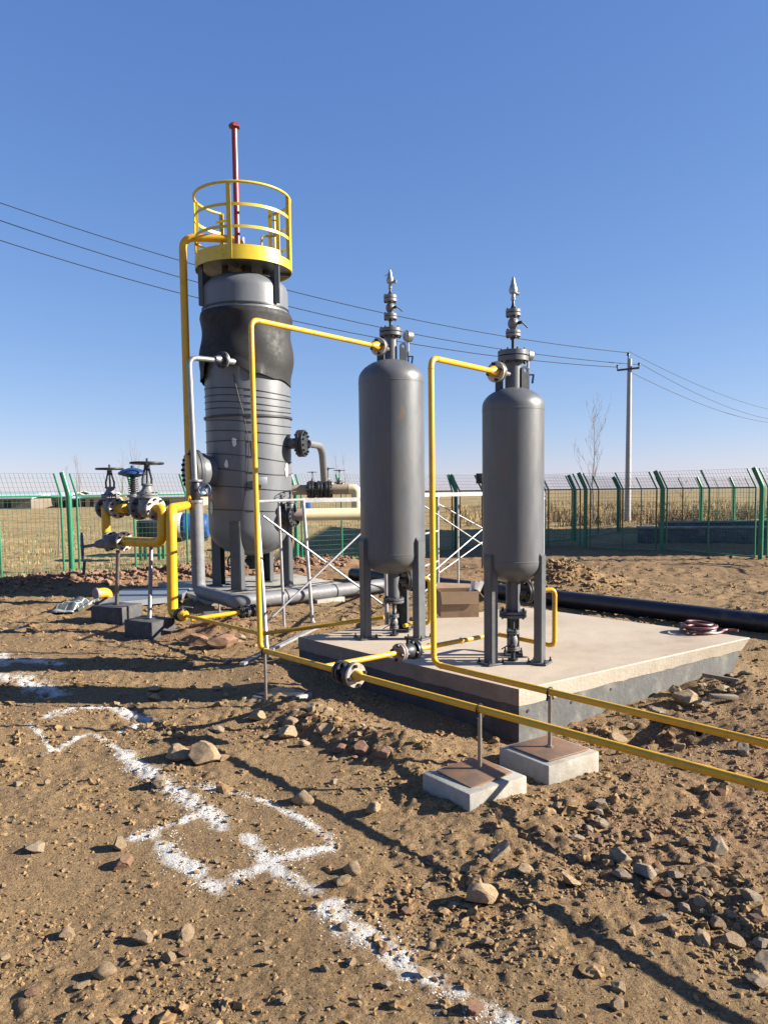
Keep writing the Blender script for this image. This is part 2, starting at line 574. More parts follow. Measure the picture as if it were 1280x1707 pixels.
def hbase(x, y):
    """gentle relief: rises, trenches, heaps"""
    x = np.asarray(x, float)
    y = np.asarray(y, float)
    h = 0.035 * gnoise(x * 0.45, y * 0.45, 3) + 0.022 * gnoise(x * 1.3, y * 1.3, 4)
    # trench against the slab, deepest on the shaded left face
    h -= 0.05 * np.exp(-(seg_dist(x, y, SL.x, SL.y, SF.x, SF.y) / 0.34) ** 2)
    h += 0.10 * bump2(x, y, SL.x - 0.05, SL.y - 0.1, 0.5, 0.5)
    h += 0.045 * bump2(x, y, 0.48, 3.8, 0.35, 0.3) + 0.03 * bump2(x, y, 0.95, 4.1, 0.35, 0.3)
    h -= 0.03 * np.exp(-(seg_dist(x, y, SF.x, SF.y, SR.x, SR.y) / 0.3) ** 2)
    h -= 0.28 * bump2(x, y, SR.x + 0.42, SR.y - 0.05, 0.42, 0.5)
    h += 0.12 * bump2(x, y, SR.x - 0.45, SR.y - 0.85, 0.5, 0.4)
    # spoil thrown out of the trench
    h += 0.07 * np.exp(-(seg_dist(x, y, -0.75, 5.55, 0.15, 4.5) / 0.22) ** 2)
    h += 0.05 * bump2(x, y, -0.95, 6.0, 0.4, 0.3)
    h += 0.05 * np.exp(-(seg_dist(x, y, 0.1, 4.75, 0.62, 4.55) / 0.2) ** 2)
    # pit with the steel pipe
    h -= 0.20 * bump2(x, y, 1.85, 4.95, 0.36, 0.20)
    h += 0.05 * bump2(x, y, 2.35, 4.75, 0.35, 0.2)
    # dug heap behind the right vessel, clay ridge along the left fence, far heaps
    h += 0.36 * bump2(x, y, 2.85, 12.7, 0.62, 0.5) + 0.10 * bump2(x, y, 3.7, 13.0, 0.8, 0.5)
    h += 0.16 * np.exp(-(seg_dist(x, y, -7.5, 12.5, -1.0, 16.6) / 0.55) ** 2)
    h += 0.10 * np.exp(-(seg_dist(x, y, 2.0, 15.6, 8.0, 14.6) / 0.5) ** 2)
    h += 0.14 * bump2(x, y, -1.85, 8.75, 0.6, 0.28) + 0.06 * bump2(x, y, -1.2, 8.0, 0.35, 0.2)
    # ruts across the far end of the yard
    rut = sstep(10, 13, y) * (1 - sstep(20, 24, y)) * sstep(2.2, 4, x)
    h += rut * 0.05 * gnoise(x * 0.8, y * 3.0, 9)
    # rows in the left foreground
    h += 0.035 * np.exp(-((y - 6.6) / 0.2) ** 2) * sstep(1.0, -0.5, x) + 0.03 * np.exp(-((y - 5.55) / 0.16) ** 2) * sstep(-0.6, -1.2, x)
    # plain beyond
    far = sstep(18, 60, np.hypot(x, y))
    h += far * (0.25 * gnoise(x * 0.05, y * 0.05, 14) + 0.1 * gnoise(x * 0.2, y * 0.2, 15))
    bank = sstep(3.0, 9.0, left_of_fence(x, y)) * (1 - sstep(16, 26, left_of_fence(x, y))) * sstep(2, -3, x)
    h += 0.28 * bank * (0.7 + 0.5 * gnoise(x * 0.25, y * 0.25, 22))
    return h * (1 - sstep(220, 380, np.hypot(x, y)))


def rough_at(x, y):
    r = 0.30 + 0.6 * sstep(-0.1, 0.35, gnoise(x * 0.7, y * 0.7, 31) + 0.25)
    r = np.maximum(r, 1.15 * np.exp(-(seg_dist(x, y, -0.9, 5.7, 0.2, 4.5) / 0.4) ** 2))
    r = np.maximum(r, 1.2 * np.exp(-(seg_dist(x, y, 0.95, 3.75, 1.35, 2.6) / 0.33) ** 2))
    r = np.maximum(r, 1.2 * np.exp(-(seg_dist(x, y, 1.3, 4.9, 2.7, 6.0) / 0.4) ** 2))
    r = np.maximum(r, 1.25 * np.exp(-(seg_dist(x, y, -2.4, 8.9, -1.0, 8.2) / 0.5) ** 2))
    r = np.maximum(r, 1.8 * bump2(x, y, 3.1, 12.9, 1.2, 0.9))
    r = np.maximum(r, 1.3 * np.exp(-(seg_dist(x, y, -7.5, 12.5, -1.0, 16.6) / 0.8) ** 2))
    # driven-over, smooth patches lower left
    r *= 1 - 0.75 * bump2(x, y, -1.3, 3.2, 0.7, 0.9)
    r *= 1 - 0.6 * np.exp(-(seg_dist(x, y, -0.2, 2.6, 1.0, 2.0) / 0.25) ** 2)
    return r


def height(x, y):
    x = np.asarray(x, float)
    y = np.asarray(y, float)
    return hbase(x, y)


def height_full(x, y):
    h = hbase(x, y)
    d = np.hypot(x, y)
    r = rough_at(x, y)
    fade = 1 - sstep(22, 60, d)
    wx, wy = x + 0.05 * gnoise(x * 4, y * 4, 41), y + 0.05 * gnoise(x * 4, y * 4, 42)
    h = h + r * fade * (0.022 * (np.abs(gnoise(wx * 3.1, wy * 3.1, 5)) - 0.3) + 0.011 * gnoise(wx * 7, wy * 7, 6))
    near = 1 - sstep(9, 20, d)
    h = h + r * near * (0.24 * clods(wx, wy, 0.17, 51, 0.2, 0.5, 0.3) + 0.42 * clods(wx, wy, 0.075, 52, 0.2, 0.52, 0.5))
    h = h + near * (0.25 + 0.75 * r) * (0.50 * clods(x, y, 0.034, 53, 0.2, 0.5, 0.5) + 0.008 * gnoise(x * 21, y * 21, 7))
    mid = sstep(7, 11, d) * fade
    h = h + mid * r * 0.035 * (gnoise(x * 5, y * 5, 61) + 0.6 * gnoise(x * 11, y * 11, 62))
    return h


# lime-powder set-out lines, photo positions of their centre lines (on the ground)
LIME = [
    [(45, 1213), (72, 1232), (88, 1252)], [(88, 1252), (150, 1222), (180, 1234), (205, 1255)],
    [(75, 1202), (125, 1188), (180, 1186), (245, 1200)], [(245, 1205), (200, 1220)],
    [(0, 1103), (60, 1103), (95, 1108)], [(0, 1135), (50, 1140), (85, 1160)],
    [(205, 1255), (250, 1290), (300, 1325), (345, 1355), (375, 1378)],
    [(232, 1395), (262, 1390), (290, 1432), (330, 1450), (365, 1480)],
    [(232, 1395), (275, 1380), (330, 1362)], [(330, 1315), (400, 1325), (450, 1340), (500, 1365), (545, 1395), (555, 1412)],
    [(555, 1415), (500, 1425), (440, 1445), (375, 1470)], [(410, 1395), (430, 1420), (470, 1455), (530, 1490)],
    [(545, 1510), (585, 1545), (640, 1580), (680, 1600)], [(695, 1620), (740, 1650), (800, 1685), (850, 1712)],
    [(5, 1090), (8, 1110)], [(0, 1052), (30, 1048)],
]
LIMEW = [0.02, 0.025, 0.05, 0.03, 0.09, 0.10, 0.055, 0.045, 0.03, 0.025, 0.04, 0.04, 0.06, 0.05, 0.05, 0.05]
LSEG = []
for ln, lw in zip(LIME, LIMEW):
    q = [G(*p) for p in ln]
    for a, b in zip(q[:-1], q[1:]):
        LSEG.append((a.x, a.y, b.x, b.y, lw * 1.35))


def lime_at(x, y):
    out = np.zeros_like(x)
    for ax, ay, bx, by, lw in LSEG:
        m = (x > min(ax, bx) - 0.3) & (x < max(ax, bx) + 0.3) & (y > min(ay, by) - 0.3) & (y < max(ay, by) + 0.3)
        if m.any():
            d = seg_dist(x[m], y[m], ax, ay, bx, by)
            out[m] = np.maximum(out[m], np.exp(-(d / (lw * 1.0)) ** 2))
    return out


def build_ground():
    ys = [0.5]
    while ys[-1] < 420:
        y = ys[-1]
        ys.append(y * (1.0036 if y < 24 else (1.010 if y < 60 else 1.03)))
    ys = np.array(ys)
    us = np.concatenate([np.linspace(-2.4, -0.72, 90)[:-1], np.linspace(-0.72, 0.72, 420), np.linspace(0.72, 2.4, 90)[1:]])
    Yg, Ug = np.meshgrid(ys, us, indexing='ij')
    X = Ug * Yg
    Z = height_full(X.ravel(), Yg.ravel()).reshape(X.shape)
    nr, nc = X.shape
    idx = np.arange(nr * nc).reshape(nr, nc)
    q = np.stack([idx[:-1, :-1], idx[:-1, 1:], idx[1:, 1:], idx[1:, :-1]], -1).reshape(-1, 4)
    vs = np.stack([X.ravel(), Yg.ravel(), Z.ravel()], -1)
    o = np_mesh('ground', vs, q, M['soil'], True)
    me = o.data
    x, y = X.ravel(), Yg.ravel()
    lime = lime_at(x, y) * np.clip(0.90 + 0.42 * gnoise(x * 5, y * 5, 45) + 0.30 * gnoise(x * 13, y * 13, 46), 0.35, 1.15)
    fo = left_of_fence(x, y)
    field = np.maximum(sstep(0.3, 2.0, fo), sstep(21.5, 23.5, y) )
    red = np.clip(1.1 * np.exp(-(seg_dist(x, y, -7.5, 12.5, -0.5, 17) / 1.3) ** 2) + 0.9 * bump2(x, y, -1.8, 8.7, 1.1, 0.6)
                  + 0.55 * bump2(x, y, 2.4, 4.4, 1.3, 0.9) + 0.35 * sstep(12, 15, y) + 0.5 * bump2(x, y, 1.5, 3.4, 0.8, 0.5), 0, 1)
    for nm, arr in (('lime', lime), ('field', field), ('red', red)):
        at = me.attributes.new(nm, 'FLOAT', 'POINT')
        at.data.foreach_set('value', np.ascontiguousarray(arr, dtype=np.float32))
    tag(o, kind='structure')
    return o


def soil_mat():
    m, b, t = new_mat('dry_soil')
    tc = t.new('ShaderNodeTexCoord').outputs['Object']

    def attr(n):
        a = t.new('ShaderNodeAttribute')
        a.attribute_name = n
        return a.outputs['Fac']
    n1 = t.noise(tc, 0.9, 8, 0.65)
    c = t.ramp(n1, 0.32, 0.68, (0.146, 0.088, 0.038, 1), (0.240, 0.157, 0.075, 1))
    n2 = t.noise(tc, 14, 8, 0.75)
    c = t.mix(t.ramp(n2, 0.35, 0.75), c, (0.285, 0.192, 0.098))
    n3 = t.noise(tc, 55, 6, 0.7)
    c = t.mix(t.ramp(n3, 0.52, 0.68), c, (0.095, 0.057, 0.029))
    redc = t.mix(n2, (0.168, 0.086, 0.048), (0.245, 0.143, 0.082))
    c = t.mix(attr('red'), c, redc)
    # crumbs: every grain its own tone
    def cells(scale, lo, hi, amt, c):
        vo = t.new('ShaderNodeTexVoronoi')
        vo.inputs['Scale'].default_value = scale
        t.link(tc, vo.inputs['Vector'])
        sp_ = t.new('ShaderNodeSeparateColor')
        t.link(vo.outputs['Color'], sp_.inputs[0])
        tone = t.ramp(sp_.outputs[0], 0.0, 1.0, (*lo, 1), (*hi, 1))
        f = t.new('ShaderNodeMath', operation='MULTIPLY')
        t.link(t.ramp(sp_.outputs[1], 0.45, 0.55), f.inputs[0])
        f.inputs[1].default_value = amt
        return t.mix(f.outputs[0], c, tone), vo.outputs['Distance']
    c, vd1 = cells(85, (0.085, 0.052, 0.027), (0.32, 0.225, 0.125), 0.5, c)
    c, vd2 = cells(210, (0.09, 0.058, 0.033), (0.34, 0.25, 0.15), 0.4, c)
    n5 = t.noise(tc, 2.6, 5, 0.6)
    c = t.mix(t.ramp(n5, 0.52, 0.70, (0, 0, 0, 1), (0.4, 0.4, 0.4, 1)), c, (0.15, 0.098, 0.064))
    # dry grass field beyond the fence
    nf = t.noise(tc, 0.35, 8, 0.7)
    fc = t.ramp(nf, 0.35, 0.65, (0.215, 0.152, 0.068, 1), (0.325, 0.242, 0.122, 1))
    nf2 = t.noise(tc, 2.2, 8, 0.8)
    fc = t.mix(t.ramp(nf2, 0.5, 0.72), fc, (0.12, 0.09, 0.04))
    c = t.mix(attr('field'), c, fc)
    # lime powder in the soil
    nl = t.noise(tc, 38, 6, 0.8)
    nl2 = t.noise(tc, 7, 4, 0.6)
    add = t.new('ShaderNodeMath', operation='MULTIPLY_ADD')
    t.link(attr('lime'), add.inputs[0])
    add.inputs[1].default_value = 1.0
    sub = t.new('ShaderNodeMath', operation='MULTIPLY')
    t.link(nl, sub.inputs[0])
    t.link(nl2, sub.inputs[1])
    sub2 = t.new('ShaderNodeMath', operation='SUBTRACT')
    t.link(sub.outputs[0], sub2.inputs[0])
    sub2.inputs[1].default_value = 0.34
    sc3 = t.new('ShaderNodeMath', operation='MULTIPLY')
    t.link(sub2.outputs[0], sc3.inputs[0])
    sc3.inputs[1].default_value = 2.4
    t.link(sc3.outputs[0], add.inputs[2])
    c = t.mix(t.ramp(add.outputs[0], 0.22, 0.75), c, (0.56, 0.54, 0.50))
    t.link(c, b.inputs['Base Color'])
    b.inputs['Roughness'].default_value = 0.95
    b.inputs['Specular IOR Level'].default_value = 0.15
    nb = t.noise(tc, 75, 8, 0.75)
    bb = t.bump(nb, 0.9, 0.016)
    iv = t.new('ShaderNodeMath', operation='SUBTRACT')
    iv.inputs[0].default_value = 1.0
    t.link(vd1, iv.inputs[1])
    iv2 = t.new('ShaderNodeMath', operation='SUBTRACT')
    iv2.inputs[0].default_value = 1.0
    t.link(vd2, iv2.inputs[1])
    b1 = t.bump(iv.outputs[0], 0.55, 0.008, bb)
    t.link(t.bump(iv2.outputs[0], 0.5, 0.0035, b1), b.inputs['Normal'])
    return m


M['soil'] = soil_mat()
build_ground()

plain = np_mesh('far_ground', np.array([[-3500, -400, -0.35], [3500, -400, -0.35], [3500, 5000, -0.35], [-3500, 5000, -0.35]], float),
                np.array([[0, 1, 2, 3]]), surf('far_plain_soil', (0.30, 0.23, 0.125), 0.95, 0, 0.2, 0.02), False)
tag(plain, kind='structure')


# ------------------------------------------------------------------ stones and gravel
def stone_mats():
    out = []
    for nm, a, d in (('tan_stone', (0.44, 0.32, 0.195), (0.20, 0.135, 0.085)), ('grey_stone', (0.40, 0.32, 0.225), (0.26, 0.18, 0.115)),
                     ('ochre_stone', (0.50, 0.365, 0.22), (0.22, 0.14, 0.085)), ('red_stone', (0.31, 0.185, 0.12), (0.2, 0.12, 0.08))):
        out.append(surf(nm, a, 0.9, 0, 0.18, 9, d, 0.5, 6, 0.006, 45, spec=0.2))
    return out


SM = stone_mats()


def stone_mesh(name, seed, flat=0.75, round_=0.0, m=None):
    r = random.Random(seed)
    bm = bmesh.new()
    bmesh.ops.create_icosphere(bm, subdivisions=4, radius=1.0)
    planes = []
    for k in range(10):
        d = V((r.gauss(0, 1), r.gauss(0, 1), r.gauss(0, 1))).normalized()
        planes.append((d, r.uniform(0.42, 0.80)))
    for v in bm.verts:
        p = v.co.copy()
        for _ in range(2):
            for d, h in planes:
                e = p.dot(d) - h
                if e > 0: p -= d * (e * (1 - round_))
        q = v.co * 3.1
        n = math.sin(q.x * 1.7 + seed) * math.sin(q.y * 2.1 + seed * 2) * math.sin(q.z * 1.9 + seed)
        p *= 1 + 0.05 * n + r.uniform(-0.006, 0.006)
        v.co = V((p.x * 1.0, p.y * r.uniform(0.998, 1.002) * 0.78, p.z * flat))
    me = bpy.data.meshes.new(name)
    bm.to_mesh(me)
    bm.free()
    me.polygons.foreach_set('use_smooth', [True] * len(me.polygons))
    me.set_sharp_from_angle(angle=R(22))
    me.materials.append(m)
    return me


STONES = [stone_mesh('stone', 100 + i, 0.48 + 0.06 * (i % 5), 0.06 * (i % 3), SM[i % 4]) for i in range(12)]


def put_stone(x, y, wd, label, group=None, var=None, sink=0.35, yaw=None, tilt=0.35):
    me = STONES[random.randrange(12) if var is None else var]
    o = bpy.data.objects.new('stone', me)
    col.objects.link(o)
    s = wd / 1.75
    z = float(height(x, y))
    o.location = (x, y, z + s * 0.42 * (1 - sink) + 0.006)
    o.rotation_euler = (random.uniform(-tilt, tilt), random.uniform(-tilt, tilt), random.uniform(0, 6.28) if yaw is None else yaw)
    o.scale = (s, s * random.uniform(0.85, 1.2), s * random.uniform(0.8, 1.1))
    tag(o, label, 'stone', group)
    return o


def in_slab(x, y, pad=0.06):
    c = (SL + SR) / 2
    for a, b in ((SL, SF), (SF, SR), (SR, SB), (SB, SL)):
        n = V((b.y - a.y, -(b.x - a.x)))
        n = n.normalized()
        if (V((x - a.x, y - a.y))).dot(n) > pad: return False
    return True


HERO = [  # px, py, width px, look, variant
    (298, 1258, 52, 'large tan angular stone beside the lime line, left one of the pair', 0),
    (336, 1264, 58, 'large tan wedge stone beside the lime line, right one of the pair', 4),
    (800, 1497, 62, 'flat pale five-sided stone slab lying alone on the dirt', 2),
    (948, 1469, 40, 'round flat brown stone lying like a disc on bare dirt', 6),
    (793, 1683, 46, 'dark brown stone standing in the end of the lime line', 3),
    (1142, 1167, 46, 'big pale square rubble stone against the slab wall', 2),
    (1172, 1170, 32, 'grey square rubble stone right of the big pale one by the slab', 1),
    (1128, 1150, 30, 'pale rubble stone touching the slab wall above the big square one', 0),
    (930, 1687, 28, 'pale pointed stone at the bottom edge of the dirt', 8),
    (205, 1440, 38, 'pinkish stone with a long shadow in the left foreground', 7),
    (200, 1411, 34, 'tan stone just above the pinkish stone in the left foreground', 4),
    (62, 1413, 36, 'pale stone on the dirt at the left edge', 5),
    (178, 1622, 46, 'tan stone at the lower left, widest of its small cluster', 8),
    (135, 1645, 30, 'small tan stone left of the widest stone at the lower left', 6),
    (55, 1656, 28, 'reddish stone nearest the lower left corner', 11),
    (1265, 1637, 44, 'grey elongated stone at the right edge by the pipe shadow end', 5),
    (1250, 1497, 36, 'grey boulder at the right edge of the rocky strip', 9),
    (1198, 1412, 42, 'single grey stone standing above the rocky strip on the right', 5),
    (1003, 1372, 34, 'grey stone at the top of the rocky strip near the pad', 1),
    (1030, 1435, 48, 'dark grey stone, largest in the middle of the rocky strip', 9),
    (1036, 1459, 40, 'pale grey stone just in front of the largest dark one in the rocky strip', 1),
    (1076, 1456, 44, 'dark grey green stone right of the largest dark one in the rocky strip', 5),
    (875, 1450, 34, 'upright tan stone in the middle of the pipe shadow', 0),
    (835, 1424, 56, 'wide tan stone pressed into the dirt above the pipe shadow', 6),
    (775, 1450, 26, 'small tan stone at the upper edge of the pipe shadow', 4),
    (640, 1246, 44, 'dark brown clod stone on the lip of the trench', 3),
    (608, 1240, 34, 'brown clod stone left of the dark one on the trench lip', 7),
    (1132, 1245, 34, 'greenish grey stone inside the pit with the steel pipe', 5),
    (1238, 1248, 30, 'dark stone right of the pit with the steel pipe', 9),
    (1028, 1225, 36, 'pale stone at the left rim of the pit with the steel pipe', 2),
    (1055, 1290, 30, 'brown stone in front of the right concrete block', 3),
    (790, 1340, 0, '', 0),
    (420, 1150, 0, '', 0),
    (505, 1332, 42, 'tan stone in the lying pipe shadow left of centre', 8),
    (622, 1350, 36, 'rounded tan stone in front of the pipe shadow', 4),
    (590, 1449, 36, 'tan stone right of the lime corner', 8),
    (572, 1470, 40, 'brown oval stone just right of the lime corner, lower one', 6),
    (265, 1305, 34, 'dark flat stone lying on the lime line', 9),
    (240, 1565, 38, 'long tan stone in the lower left dirt', 8),
    (310, 1556, 36, 'broad tan stone with a dark shadow in the lower foreground', 0),
    (585, 1604, 24, 'small upright tan stone right of the lime line', 2),
    (645, 1640, 26, 'grey stone with a black shadow right of the lime line', 1),
    (925, 1590, 0, '', 0),
    (540, 1210, 34, 'tan lump on the spoil ridge by the trench', 4),
    (482, 1224, 42, 'pale tan stone on the spoil ridge', 2),
    (430, 1190, 34, 'tan stone block in front of the small footing plate', 0),
    (372, 1262, 26, 'small tan stone right of the large pair', 6),
    (375, 1048, 60, 'large brown clay lump behind the thin yellow drain pipe', 7),
    (330, 1050, 44, 'reddish clay lump left of the large brown one', 3),
    (398, 1046, 30, 'pale stone beside the thin yellow drain pipe', 2),
]
USED = []
for px, py, wpx, lab, vv in HERO:
    if not wpx: continue
    g = G(px, py + 6, 0.0)
    g = G(px, py + 6, float(height(g.x, g.y)))
    d = g.y
    wd = wpx * d / F
    if in_slab(g.x, g.y, 0.02): continue
    put_stone(g.x, g.y, wd, lab, var=vv, sink=0.35 if wpx > 30 else 0.45)
    USED.append((g.x, g.y, wd))


BLOCKS_XY = [(0.48, 4.08, 0.33), (0.94, 4.36, 0.36), (-0.82, 6.0, 0.32)]


def scatter(n, region, smin, smax, label, group, tries=60):
    k = t = 0
    while k < n and t < n * tries:
        t += 1
        px, py = region(random)
        g = G(px, py)
        if in_slab(g.x, g.y): continue
        wd = smin + (smax - smin) * random.random() ** 2.2
        if any((g.x - a) ** 2 + (g.y - b) ** 2 < (0.5 * (wd + c)) ** 2 for a, b, c in USED): continue
        if any((g.x - a) ** 2 + (g.y - b) ** 2 < c * c * 0.9 for a, b, c in BLOCKS_XY): continue
        put_stone(g.x, g.y, wd, label, group, sink=random.uniform(0.3, 0.9))
        USED.append((g.x, g.y, wd))
        k += 1


def band(x0, y0, x1, y1, wd):
    def f(r):
        t = r.random()
        return x0 + (x1 - x0) * t + r.gauss(0, wd), y0 + (y1 - y0) * t + r.gauss(0, wd * 0.6)
    return f


scatter(75, band(985, 1350, 1285, 1590, 38), 0.025, 0.095, 'grey and tan stone lying in the rocky strip at the lower right', 'stones in the rocky strip at the lower right')
scatter(40, band(640, 1250, 440, 1200, 32), 0.04, 0.13, 'brown stone or clod on the spoil ridge along the trench', 'stones on the spoil ridge along the trench')
scatter(36, band(1000, 1215, 1230, 1140, 26), 0.04, 0.13, 'rubble stone thrown up along the slab wall', 'rubble stones along the slab wall')
scatter(42, lambda r: (r.uniform(0, 760), 1290 + 420 * r.random() ** 0.9), 0.018, 0.07, 'small tan stone lying loose on the foreground dirt', 'small stones on the left foreground dirt')
scatter(26, lambda r: (r.uniform(640, 1280), r.uniform(1330, 1700)), 0.018, 0.06, 'small tan stone lying loose on the right foreground dirt', 'small stones on the right foreground dirt')
scatter(30, lambda r: (r.uniform(0, 480), r.uniform(1050, 1260)), 0.04, 0.13, 'small tan stone scattered left of the slab', 'stones scattered left of the slab')


def ico(sub):
    bm = bmesh.new()
    bmesh.ops.create_icosphere(bm, subdivisions=sub, radius=1.0)
    v = np.array([p.co[:] for p in bm.verts])
    f = np.array([[p.index for p in q.verts] for q in bm.faces])
    bm.free()
    return v, f


def gravel(name, pts, sizes, sub, mat, squash=0.65, sinkf=0.42, flat=False):
    bv, bf = ico(sub)
    n = len(pts)
    jit = 1 + 0.28 * rng.standard_normal((n, len(bv), 1)).clip(-1.6, 1.6)
    vv = bv[None] * jit * (np.array([1, 1, 1]) * rng.uniform(0.65, 1.25, (n, 1, 3)))
    vv[:, :, 2] *= squash
    a = rng.uniform(0, 2 * np.pi, n)
    b = rng.uniform(-0.6, 0.6, n)
    ca, sa, cb, sb = np.cos(a), np.sin(a), np.cos(b), np.sin(b)
    x, y, z = vv[..., 0], vv[..., 1], vv[..., 2]
    x, z = x * cb[:, None] + z * sb[:, None], -x * sb[:, None] + z * cb[:, None]
    x, y = x * ca[:, None] - y * sa[:, None], x * sa[:, None] + y * ca[:, None]
    s = sizes[:, None]
    out = np.stack([x * s + pts[:, :1], y * s + pts[:, 1:2], z * s + pts[:, 2:3] + s * squash * (1 - 2 * sinkf)], -1)
    fs = bf[None] + (np.arange(n) * len(bv))[:, None, None]
    o = np_mesh(name, out.reshape(-1, 3), fs.reshape(-1, 3), mat, False)
    tag(o, kind='stuff')
    return o


def gravel_mat():
    m, b, t = new_mat('loose_soil_crumbs')
    tc = t.new('ShaderNodeTexCoord').outputs['Object']
    c = t.ramp(t.noise(tc, 30, 3, 0.6), 0.3, 0.7, (0.135, 0.081, 0.037, 1), (0.27, 0.178, 0.09, 1))
    c = t.mix(t.ramp(t.noise(tc, 90, 2), 0.62, 0.7), c, (0.27, 0.21, 0.145))
    t.link(c, b.inputs['Base Color'])
    b.inputs['Roughness'].default_value = 0.95
    b.inputs['Specular IOR Level'].default_value = 0.15
    return m


def gpoints(n, y0, y1, keepfun):
    """points spread evenly over the ground, thinned by a density function"""
    ys = y0 * (y1 / y0) ** rng.random(n)
    xs = rng.uniform(-0.95, 0.95, n) * ys
    k = rng.random(n) < keepfun(xs, ys)
    xs, ys = xs[k], ys[k]
    # keep them out of the slab
    ins = np.ones(len(xs), bool)
    for a, b in ((SL, SF), (SF, SR), (SR, SB), (SB, SL)):
        nx, ny = (b.y - a.y), -(b.x - a.x)
        L = math.hypot(nx, ny)
        ins &= ((xs - a.x) * nx + (ys - a.y) * ny) / L < 0.03
    xs, ys = xs[~ins], ys[~ins]
    return np.stack([xs, ys, height_full(xs, ys)], -1)


M['crumb'] = gravel_mat()
dens = lambda x, y: np.clip(0.14 + 0.9 * rough_at(x, y) * sstep(-0.25, 0.35, gnoise(x * 1.9, y * 1.9, 33) + 0.4 * gnoise(x * 5, y * 5, 34)), 0, 1) * (left_of_fence(x, y) < 0.3)
p1 = gpoints(130000, 1.7, 15, dens)
gravel('loose_gravel', p1, 0.0020 + 0.0085 * rng.random(len(p1)) ** 4 * (1 + 0.08 * p1[:, 1]) + 0.0005 * p1[:, 1], 1, M['crumb'])
p2 = gpoints(15000, 1.8, 18, lambda x, y: np.clip(rough_at(x, y) - 0.25, 0, 1) * sstep(-0.2, 0.3, gnoise(x * 2.3, y * 2.3, 35)) * (left_of_fence(x, y) < 0.3))
gravel('coarse_gravel', p2, 0.006 + 0.028 * rng.random(len(p2)) ** 3 + 0.0010 * p2[:, 1], 2, M['crumb'], 0.7)

cx_, cy_ = rng.normal(2.8, 0.5, 800), rng.normal(12.5, 0.4, 800)
gravel('dug_clods', np.stack([cx_, cy_, height_full(cx_, cy_)], -1), 0.010 + 0.045 * rng.random(800) ** 2.5, 2, M['crumb'], 0.75, 0.42)
tq_ = rng.random(2600)
cx_, cy_ = -7.5 + 6.5 * tq_ + rng.normal(0, .28, 2600), 12.5 + 4.1 * tq_ + rng.normal(0, .35, 2600)
gravel('red_clods', np.stack([cx_, cy_, height_full(cx_, cy_)], -1), 0.012 + 0.055 * rng.random(2600) ** 2.5, 1, SM[3], 0.7, 0.2)

def lime_mat():
    m, b, t = new_mat('dusty_lime_crumbs')
    tc = t.new('ShaderNodeTexCoord').outputs['Object']
    c = t.ramp(t.noise(tc, 55, 3, 0.6), 0.35, 0.6, (0.27, 0.21, 0.14, 1), (0.60, 0.585, 0.55, 1))
    t.link(c, b.inputs['Base Color'])
    b.inputs['Roughness'].default_value = 0.95
    b.inputs['Specular IOR Level'].default_value = 0.1
    return m


# lime powder lying on top as flecks and crumbs
fx, fy, fs = [], [], []
for ax, ay, bx, by, lw in LSEG:
    L = math.hypot(bx - ax, by - ay)
    n = int(L * lw * 24000) + 20
    t = rng.random(n)
    off = rng.standard_normal(n) * lw * 0.75
    nx, ny = -(by - ay) / L, (bx - ax) / L
    fx.append(ax + (bx - ax) * t + nx * off)
    fy.append(ay + (by - ay) * t + ny * off)
    fs.append(0.0013 + 0.0040 * rng.random(n) ** 2.5)
fx, fy, fs = np.concatenate(fx), np.concatenate(fy), np.concatenate(fs)
keep = gnoise(fx * 9, fy * 9, 77) + 0.5 * gnoise(fx * 25, fy * 25, 78) > -0.05
fx, fy, fs = fx[keep], fy[keep], fs[keep]
gravel('lime_marking', np.stack([fx, fy, height_full(fx, fy)], -1), fs, 1, lime_mat(), 0.45, 0.45)

